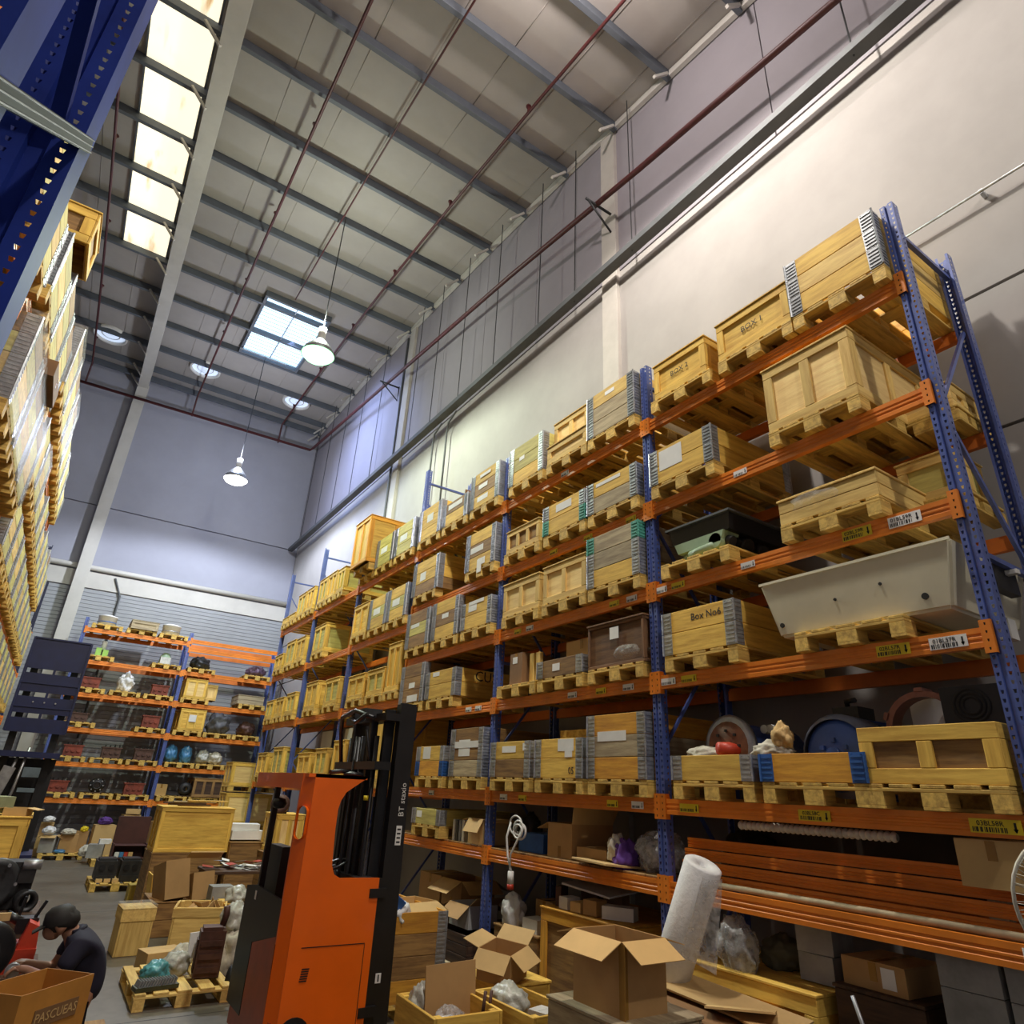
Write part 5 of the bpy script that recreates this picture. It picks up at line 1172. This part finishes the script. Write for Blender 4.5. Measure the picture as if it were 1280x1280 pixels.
carton((2.62, 11.35, .0), 0, 'grey parts carton stack between crate and table', .3, .3, .66, mat('grey_card', (.34, .34, .33), .8), tape=False)
carton((3.45, 14.0, 1.09), R(5), 'flat white carton stack behind the table', .5, .6, .14, PAPER, tape=False)
carton((3.43, 14.0, 1.24), R(-6), 'upper white carton behind the table', .4, .5, .10, PAPER, tape=False)
boarded((3.55, 14.0, 0), 0, 'tall board box carrying the white cartons', 1.04, .8, .8, 'brown', 3, True, name='wooden_crate')
crate((3.95, 13.3, .95), 0, 'yellow crate seen through the truck window', .60, w=.8, d=.5, mid=0)
boarded((3.95, 13.3, 0), 0, 'brown crate under the yellow one behind the truck', .92, .8, .6, 'brown', 3, True, name='wooden_crate')
t = thing('pump_wheel', 'brown wheel shaped casting seen through the truck window', 'casting', (3.72, 12.95, 1.72))
b = MB(); b.lathe([(.06, .02), (.10, .04), (.16, .0), (.17, -.05), (.06, -.05)], (0, 0, 0), (-.4, -1, 0), BRIRON, 22); b.box((.05, .12, -.1), (.2, .2, .14), IRON); b.build('wheel', t)

for q, (x, y, w_, d_, h_, m_, nm) in enumerate(((2.35, 15.8, .3, .3, .3, CARDL, 'pale square'), (2.75, 16.6, .4, .4, .5, CARD, 'tan upright'), (2.62, 17.6, .5, .4, .7, CARDL, 'tall pale'), (3.1, 16.2, .5, .5, .9, CARD, 'tall brown'), (3.5, 15.2, .4, .5, 1.0, CARDL, 'highest pale'), (2.9, 10.4, .3, .34, .30, CARD, 'small tan'), (3.2, 11.2, .4, .4, .56, CARDL, 'pale medium'))):
    carton((x, y, 0), R(11 * q - 20), nm + ' carton standing on the floor between work table and back rack' if q < 5 else nm + ' carton on the floor behind the reach truck', w_, d_, h_, m_, tape=q % 2 == 0)
# engine blocks pallet and maroon cabinet further back
pallet((1.76, 16.75, 0), R(90), 'pallet with two black engine blocks', 'pallet', w=.88)
for q in range(2):
    t = thing('engine_block', ('left' if q == 0 else 'right') + ' black engine block on the far floor pallet', 'engine', (1.55 + .42 * q, 16.6, .146))
    b = MB(); b.box((0, 0, .20), (.36, .5, .32), IRON); b.box((0, -.26, .06), (.30, .06, .1), IRON)
    for k in range(2): b.cyl((-.08 + .16 * k, -.25, .25), (-.08 + .16 * k, -.27, .25), .055, BLACK, 14)
    b.box((0, 0, .38), (.3, .4, .04), DKSTEEL); b.build('block', t)
for q in range(3): single(P('small_box', (.11, .09, .06), CARDL, None, (1.46 + .14 * q, 16.28, .178)), 'small pale box in front of the engine blocks', 'box', 'small boxes on the engine pallet')
t = thing('open_cabinet', 'maroon open cabinet with small parts inside near the back rack', 'cabinet', (2.15, 19.0, 0))
MAR = mat('maroon_paint', (.075, .022, .018), .55, dirt=.3)
P('back_board', (.70, .03, 1.15), MAR, t, (0, .2, .60)); P('side_panel', (.03, .4, .6), MAR, t, (-.34, 0, .32)); P('side_panel', (.03, .4, .6), MAR, t, (.34, 0, .32))
for z_ in (.06, .32, .58): P('shelf', (.66, .4, .025), MAR, t, (0, 0, z_))
for q in range(6): single(P('small_packet', (.10, .08, .10), [PAPER, BLUEBAG, REDM, CARDL, WHITE, PURPLE][q], None, (1.92 + .09 * q, 18.9, .39 if q < 4 else .13)), ['white', 'blue', 'red', 'tan', 'pale', 'purple'][q] + ' packet on a shelf of the maroon cabinet', 'packet')

# cartons and scrap below the back rack
for q, (x, y, w_) in enumerate(((.95, 22.4, 1.0), (1.98, 20.9, .85))): pallet((x, y, 0), R(90), ['far left floor pallet below the back rack', 'floor pallet with cartons in front of the back rack'][q], w=w_)
CL = [(.62, 22.2, .15, .34, .3, .40, MATS['grey_card'], 'grey open carton'), (1.05, 22.2, .15, .4, .3, .42, CARD, 'tan carton'), (1.62, 20.8, .15, .34, .3, .30, MATS['grey_card'], 'pale grey carton'), (1.78, 20.8, .46, .26, .22, .10, PAPER, 'red-printed white carton'),
      (2.14, 20.8, .15, .34, .3, .36, CARD, 'open brown carton'), (1.80, 22.3, .0, .50, .4, .80, CARDL, 'tall tan carton'), (1.30, 22.6, .0, .4, .3, .62, CARD, 'brown carton'), (2.40, 22.6, .0, .42, .4, 1.05, CARDL, 'cream carton stack'), (2.42, 22.5, 1.08, .36, .3, .12, CARDL, 'flat cream carton'),
      (3.15, 22.5, .0, .45, .4, .9, CARD, 'tan carton'), (.50, 22.9, .0, .3, .3, .8, CARDL, 'narrow pale carton')]
WH = ['at the far left', 'left of centre', 'on the front pallet', 'lying on the grey one', 'right on the front pallet', 'below a blue bundle', 'half hidden', 'right of the cabinet', 'on the cream stack', 'under the right rack bay', 'at the rack foot']
for q, (x, y, z, w_, d_, h_, m_, nm) in enumerate(CL): carton((x, y, z), R(90 + (q * 37) % 24 - 12), '%s %s below the back rack' % (nm, WH[q]), w_, d_, h_, m_, flaps=(110, 110, 120, 120) if q in (0, 4) else None, tape=False)
for q, (x, y, z, r_, m_, nm) in enumerate(((.56, 22.1, .58, (.14, .15, .10), FOAM, 'white bag on the grey open carton'), (1.0, 22.0, .58, (.16, .14, .08), CLOTH, 'pale rags on the tan carton'), (1.78, 22.2, .82, (.16, .14, .10), PURPLE, 'purple and blue bundle on the tall tan carton'),
      (1.36, 22.5, .62, (.09, .1, .07), YELLOW, 'bright yellow packet under the back rack'), (1.50, 21.2, .15, (.2, .16, .14), CLOTH, 'pile of white papers on the front pallet'), (.92, 22.0, .15, (.12, .1, .05), BLUEBAG, 'blue packet on the far left pallet'),
      (2.35, 20.7, .15, (.12, .12, .16), MILKBAG, 'clear bag right of the open brown carton'), (.50, 22.5, .84, (.12, .12, .08), FOAM, 'white lump on the narrow pale carton'), (2.72, 18.6, .0, (.14, .14, .3), SAGE, 'green canister bundle beside the maroon cabinet'),
      (2.35, 16.4, .0, (.18, .2, .14), CARDL, 'cardboard scraps beside the engine pallet'))):
    bag((x, y, z), r_, nm, m_, 100 + q, 'bundle', 'scrap_bundle')

# ------------------------------------------------------------------ right foreground
t = pallet((3.57, 7.6, 0), R(90), 'pallet under the tall plank box right of the reach truck')
collar((3.57, 7.6, .146), R(90), 'tall four-tier plank box right of the reach truck mast', ('amber', 'brown', 'brown', 'amber'))
bag((3.45, 7.15, .78), (.14, .14, .13), 'white plastic sheet on top of the four-tier plank box', FOAM, 120)
o = P('blue_folder', (.12, .02, .16), BRBLUE, None, (3.40, 7.05, .98), (R(20), R(35), 0)); single(o, 'blue folder sticking out of the four-tier plank box', 'folder')
carton((3.75, 7.5, .80), R(12), 'tan carton rim inside the four-tier plank box', .4, .5, .16, CARDL, flaps=(100, 120, 110, 120), tape=False)
# bay C ground level: shelf stuff
pallet((5.0, 7.75, 0), 0, 'pallet stack base between mast and third post', w=.8); pallet((5.0, 7.75, .15), 0, 'second pallet of that stack, dark and loaded', 'grey')
boarded((5.0, 7.75, .30), 0, 'dark slatted box under the white carton', .30, .8, 1.1, 'dark', 3, name='wooden_box')
carton((4.78, 7.78, .62), 0, 'white carton with tan flaps beside the blue post', .46, .4, .24, WHITE, flaps=(130, 120, 60, 110), inner=CARD, tape=False)
carton((5.0, 8.9, .0), 0, 'tall tan carton behind the four-tier plank box', .6, .5, 1.05, CARD); carton((5.0, 8.3, .75), 0, 'tan carton with open flaps, upper back of the floor row', .5, .5, .3, CARD, flaps=(120, 120, 120, 120))
boarded((5.05, 8.35, 0), 0, 'dark box under the open tan carton', .72, .5, .6, 'dark', 3, True, name='wooden_box')
# lowest shelf decks and contents of bays two and three
for n_, (a, b_) in enumerate(((4.42, 7.05), (7.2, 9.85))):
    k = int((b_ - a) / .145)
    for q in range(k): P('deck_board', (.98, .135, .018), 'brown', rr, (.5, a + (q + .5) * .145 * (b_ - a) / (k * .145), 1.511))
for q, (bay, z_) in enumerate(((1, 1.5), (2, 1.5))): pass
t = carton((4.86, 5.86, 1.522), 0, 'tan carton with open dark flaps on lowest shelf, second bay', .40, .55, .32, CARD, flaps=(None, 30, 10, 110))
carton((4.80, 5.38, 1.522), 0, 'low brown carton right of the tall one on lowest shelf', .44, .4, .12, CARD, tape=False)
o = P('flat_carton', (.5, .62, .02), CARDL, None, (4.62, 5.12, 1.545), (0, R(4), R(-10))); single(o, 'flat tan cardboard sticking out over the lowest shelf beam', 'cardboard')
bag((4.78, 4.62, 1.522), (.2, .22, .19), 'clear bag of grey parts at the blue post, lowest shelf', FILM2, 131); bag((4.85, 4.65, 1.522), (.16, .18, .15), 'grey parts inside the clear bag, lowest shelf', ALU, 132, 'parts', 'parts_bundle')
bag((4.62, 4.92, 1.50), (.11, .11, .15), 'purple and white cloth hanging beside the clear bag', PURPLE, 133, 'cloth', 'cloth_bundle', .45); bag((4.60, 5.02, 1.58), (.08, .09, .12), 'white cloth on the purple one', CLOTH, 134, 'cloth', 'cloth_bundle', .4)
carton((4.85, 6.45, 1.522), 0, 'blue box below the coiled white cable', .46, .4, .18, BRBLUE, tape=False)
t = thing('coiled_cable', 'coiled white cable with red plug hanging from the lowest shelf', 'cable', (4.50, 6.42, 1.76))
b = MB(); rn = random.Random(4)
for q in range(5):
    cx_, cz_, rr_ = rn.uniform(-.05, .05), rn.uniform(-.04, .04), rn.uniform(.07, .13)
    b.tube([(-.03 - .012 * q, cx_ + rr_ * math.cos(a), cz_ + rr_ * .8 * math.sin(a)) for a in [2 * math.pi * k / 22 for k in range(23)]], .010, WHITE, 6)
b.tube([(-.05, .14, .05), (-.08, .17, -.1), (-.09, .12, -.28), (-.08, .06, -.42)], .012, WHITE, 8); b.tube([(-.06, -.12, .02), (-.09, -.05, -.12), (-.10, .05, -.26), (-.09, .07, -.40)], .010, WHITE, 8); b.build('cable', t)
b = MB(); b.cyl((-.08, .06, -.42), (-.08, .06, -.54), .032, WHITE, 12, .036); b.build('plug_body', t)
b = MB(); b.cyl((-.08, .06, -.54), (-.08, .06, -.59), .036, REDM, 12); b.build('red_plug_end', t)
b = MB(); b.box((0, .12, -.05), (.06, .02, .02), WHITE); b.build('hook', t)
for q in range(4): single(P('binder', (.24, .05, .24), [WHITE, GREYPIPE, ALU, WHITE][q], None, (4.68, 8.03 - .075 * q, 1.642), (0, 0, R(2 * q))), ['first white', 'dark grey', 'light grey', 'last white'][q] + ' binder standing on lowest shelf, third bay', 'binder', None)
carton((4.72, 7.42, 1.522), 0, 'tan carton with hanging flap, lowest shelf, third bay', .34, .4, .28, CARDL, flaps=(150, None, 100, 100), tape=False)
bag((4.95, 6.9, 1.522), (.15, .14, .2), 'dark bundle behind the third post on lowest shelf', IRON, 140, 'bundle', 'scrap_bundle')
# bay B ground level
pallet((5.1, 6.55, 0), 0, 'lowest floor pallet right of the third post', 'grey'); 
boarded((5.1, 6.55, .15), 0, 'dark scrap box right of the third post', .62, .8, 1.1, 'brown', 4, True, name='wooden_box')
bag((4.66, 6.75, .79), (.11, .15, .17), 'crumpled white sack right of the third post', FOAM, 141, 'sack', 'sack'); carton((4.70, 6.36, .79), 0, 'white carton between sack and big crate', .26, .2, .12, WHITE, tape=False)
carton((5.0, 6.45, .79), 0, 'small brown carton behind the white sack', .3, .3, .26, CARD)
crate((5.05, 5.47, .12), 0, 'big brown framed crate on the floor of the second bay', .94, w=1.20, d=1.05, mid=0, bat='amber', pan='brown', bw=.10)
pallet((5.05, 5.47, -.03 + .03), 0, 'pallet under the big brown framed crate', 'brown', w=.8)
o = P('white_sheet', (.5, .62, .018), PAPER, None, (4.92, 5.60, 1.285), (R(5), R(-4), R(8))); single(o, 'white sheet lying on small boxes over the big crate', 'sheet')
for q, (x, y, w_, h_, m_) in enumerate(((4.66, 5.78, .13, .10, WHITE), (4.66, 5.60, .14, .08, CARDL), (4.68, 5.42, .16, .12, CARD), (4.95, 5.75, .2, .18, BRIRON), (4.98, 5.45, .2, .18, CARDD), (4.72, 5.98, .06, .17, BRIRON), (4.75, 5.15, .3, .10, WHITE))):
    carton((x, y, 1.085), R(5 * q), ['white', 'pale', 'tan', 'rusty brown', 'dark brown', 'narrow rusty', 'flat white'][q] + ' small box on top of the big brown crate', w_, .16, h_, m_, tape=False)
# open crates on the floor
t = boarded((2.77, 4.77, 0), R(-2), 'open yellow crate in front of the mast with standing cardboard', .75, .62, .52, 'yellow', 3, name='wooden_crate')
o = P('cardboard_sheet', (.44, .008, .42), CARD, None, (2.84, 4.86, .74), (R(-6), 0, R(6))); single(o, 'tan cardboard sheet standing in the open yellow crate', 'cardboard')
bag((2.64, 4.95, .58), (.07, .10, .14), 'clear film bag at the back of the open yellow crate', MILKBAG, 151); bag((2.70, 4.62, .62), (.10, .09, .08), 'crinkled clear film in front of the cardboard sheet', FILM2, 152)
o = carton((2.66, 4.55, .62), R(20), 'small white box in the open yellow crate', .08, .08, .10, WHITE, tape=False)
for q in range(2):
    b = MB(); b.cyl((0, 0, 0), (.02, 0, .16), .012, BRIRON, 8); single(b.build('metal_rod', None, (2.96 + .05 * q, 4.62, .66)), ('left' if q == 0 else 'right') + ' short rod standing in the open yellow crate', 'rod')
boarded((3.32, 4.63, 0), R(2), 'second open crate filled with wrapped parts', .74, .74, .40, 'yellow', 3, name='wooden_crate')
bag((3.28, 4.75, .60), (.12, .16, .12), 'wrapped white and teal parts in the second open crate', MILKBAG, 153, 'parts', 'wrapped_parts'); carton((3.34, 4.42, .62), R(15), 'pale square box in the second open crate', .16, .15, .10, WHITE, tape=False)
carton((3.58, 4.30, .62), R(20), 'white box lying right of the second open crate', .16, .2, .13, WHITE, tape=False)
boarded((3.75, 4.35, 0), 0, 'low brown crate carrying a white box', .61, .4, .36, 'brown', 2, True, name='wooden_box')
boarded((3.62, 5.35, 0), 0, 'wooden crate below the small open carton', .70, .62, .5, 'yellow', 2, True, name='wooden_crate')
carton((3.50, 5.20, .735), R(28), 'small open tan carton tilted on the crates', .30, .30, .22, CARD, flaps=(135, 60, 125, 75), rot=(R(4), R(-6), R(28)), tape=False)
boarded((3.42, 3.70, 0), 0, 'brown box under the big open carton', .89, .74, .62, 'grey', 2, True, name='wooden_box')
t = carton((3.375, 3.68, .912), 0, 'big open cardboard box with spread flaps, right foreground', .46, .37, .39, CARD, flaps=(118, 105, 118, 105), inner=mat('bright_flap_cardboard', (.70, .44, .17), .8, dirt=.1), tape=False)
b = MB(); b.box((-.186, -.231, .19), (.006, .05, .38), TAPE); b.box((-.165, -.2325, .19), (.045, .002, .38), TAPE); b.build('tape_strip', t)
# flattened cartons heap
for q, (x, y, z, w_, d_, rx, ry, rz_, m_) in enumerate(((4.14, 3.56, .915, .34, 1.15, 5, -6, 8, CARDL), (4.20, 3.40, .885, .60, .42, -3, 10, 35, CARDL), (4.02, 3.62, .865, .40, .8, 3, 3, -12, CARDD), (4.16, 3.12, .87, .50, .42, 2, 6, 60, CARD), (3.98, 3.28, .84, .5, .4, -2, 5, 75, CARDL), (4.30, 3.75, .825, .36, .5, 2, 2, 20, CARD))):
    o = P('flat_carton', (w_, d_, .012), m_, None, (x, y, z), (R(rx), R(ry), R(rz_))); single(o, ['longest pale top', 'pale square', 'dark brown', 'tan right', 'pale lower right', 'tan bottom'][q] + ' flattened carton of the heap beside the big box', 'cardboard')
boarded((4.12, 3.50, 0), 0, 'board box under the flattened cartons', .79, .9, .52, 'brown', 3, True, name='wooden_box')
# foam roll
t = thing('foam_roll', 'leaning white foam roll with loose end beside the blue post', 'foam roll', (0, 0, 0))
A_ = Vector((4.12, 3.96, .93)); B_ = Vector((4.14, 3.60, 1.70)); ax_ = (B_ - A_)
b = MB(); b.lathe([(0, 0), (.125, 0), (.135, .02), (.135, ax_.length - .01), (.12, ax_.length), (.035, ax_.length - .01), (.035, ax_.length - .1), (0, ax_.length - .1)], A_, ax_, FOAM, 30); b.build('roll', t)
b = MB(); u_ = ax_.normalized(); side = Vector((-.15, -1, -.35)).normalized()
g_ = []
for r_ in range(9):
    row = []
    for c_ in range(9):
        f_ = c_ / 8; h_ = r_ / 8; p_ = A_ + ax_ * (.30 + .66 * h_) + side * (.13 + (.20 * (1 - h_ * .85)) * f_) + Vector((-.12 + .14 * f_, .03 * math.sin(f_ * 5), .01 * math.sin(h_ * 9 + f_ * 4))); row.append(b.bm.verts.new(p_))
    g_.append(row)
i_ = b.mi(FILM2)
for r_ in range(8):
    for c_ in range(8): f_ = b.bm.faces.new((g_[r_][c_], g_[r_][c_ + 1], g_[r_ + 1][c_ + 1], g_[r_ + 1][c_])); f_.material_index = i_; f_.smooth = True
b.build('loose_sheet', t)
bag((4.60, 3.72, .995), (.12, .15, .19), 'clear plastic bag of dark parts beside the foam roll', FILM2, 160); bag((4.63, 3.72, .995), (.09, .11, .14), 'dark parts inside the clear bag beside foam roll', mat('mixed_grey_parts', (.20, .18, .17), .5, dirt=.7, scale=14), 161, 'parts', 'parts_bundle')
crate((4.98, 3.64, .31), 0, 'low yellow crate on the floor below the spare beams', .67, w=1.16, d=.95, mid=1, bat='yellow', pan='amber', bw=.10)
boarded((4.98, 3.64, 0), 0, 'dark base box below the low yellow crate', .28, 1.1, .9, 'dark', 2, True, name='wooden_box')
for q, (y, z) in enumerate(((3.16, 1.01), (3.17, 1.18))): carton((4.92, y + .05, z), R(6 * q), ['lower', 'upper'][q] + ' dark grey carton on the low yellow crate', .26, .3, .16, MATS['grey_card'], tape=False)
bag((4.95, 3.6, 1.0), (.14, .14, .12), 'olive bundle between bag and grey cartons', mat('olive_cloth', (.16, .15, .09), .8), 163, 'bundle', 'scrap_bundle')
boarded((4.98, 2.72, 0), 0, 'dark crate under the labelled carton', 1.05, .56, .7, 'dark', 4, True, name='wooden_crate')
carton((4.90, 2.74, 1.075), R(-3), 'tan carton with white paper label under the beam shelf', .42, .45, .15, CARD, paperon=(-.10, .08, .09, .11))
for q, (x, y, z, w_, h_) in enumerate(((4.78, 2.14, .92, .32, .28), (4.78, 2.14, 1.21, .32, .20), (4.78, 1.80, .92, .30, .28), (4.78, 1.80, 1.21, .30, .20))): carton((x, y, z), 0, ['lower left', 'upper left', 'lower right', 'upper right'][q] + ' grey carton of the four behind the fan', w_, .4, h_, MATS['grey_card'], tape=False)
boarded((4.85, 2.06, 0), 0, 'dark crate under the four grey cartons', .90, .74, .6, 'dark', 4, True, name='wooden_crate')
b = MB(); b.cyl((4.44, 2.62, .60), (4.40, 2.74, 1.08), .012, ALU, 8); b.cyl((4.44, 2.60, .60), (4.44, 2.54, .60), .03, ALU, 10); single(b.build('metal_rod', None), 'thin metal rod with knob leaning at the low yellow crate', 'rod')
# fan
t = thing('pedestal_fan', 'pedestal fan with cream wire guard at the right edge', 'fan', (2.78, .915, 0))
FA = Vector((-.55, -.62, 0)).normalized(); FC = Vector((0, 0, 1.86))
uu = Vector((0, 0, 1)); vv = FA.cross(uu).normalized()
b = MB()
CREAMW = mat('cream_wire', (.62, .58, .48), .4, .2)
for k in range(44):
    a = 2 * math.pi * k / 44; e_ = uu * math.cos(a) + vv * math.sin(a)
    b.tube([FC + e_ * .04 + FA * .07, FC + e_ * .12 + FA * .065, FC + e_ * .185 + FA * .04, FC + e_ * .20, FC + e_ * .185 - FA * .04, FC + e_ * .05 - FA * .07], .0013, CREAMW, 4)
for r_, h_ in ((.04, .07), (.09, .067), (.14, .06), (.172, .048), (.2, 0), (.172, -.048), (.12, -.06)):
    b.tube([FC + (uu * math.cos(a) + vv * math.sin(a)) * r_ + FA * h_ for a in [2 * math.pi * k / 32 for k in range(33)]], .0022 if r_ < .2 else .006, CREAMW, 5)
b.build('wire_guard', t)
for k in range(4):
    a = 2 * math.pi * k / 4 + .4; c = MB(); e_ = uu * math.cos(a) + vv * math.sin(a); g = FA.cross(e_)
    c.prism([FC + e_ * .03 - g * .02, FC + e_ * .17 - g * .05 + FA * .02, FC + e_ * .175 + g * .05 - FA * .02, FC + e_ * .03 + g * .02], FA * .004, MATS['smoked_screen'] if False else DKSTEEL); c.build('fan_blade', t)
b = MB(); b.cyl(FC - FA * .06, FC - FA * .20, .06, CREAMW, 16); b.build('motor_housing', t)
b = MB(); b.cyl((0, 0, .03), (0, 0, 1.75), .016, ALU, 10); b.cyl((0, 0, 1.70), (.06, .07, 1.84), .016, CREAMW, 8); b.build('pole', t)
b = MB(); b.lathe([(0, .05), (.04, .05), (.18, .02), (.2, 0), (0, 0)], (0, 0, 0), (0, 0, 1), CREAMW, 24); b.build('base', t)
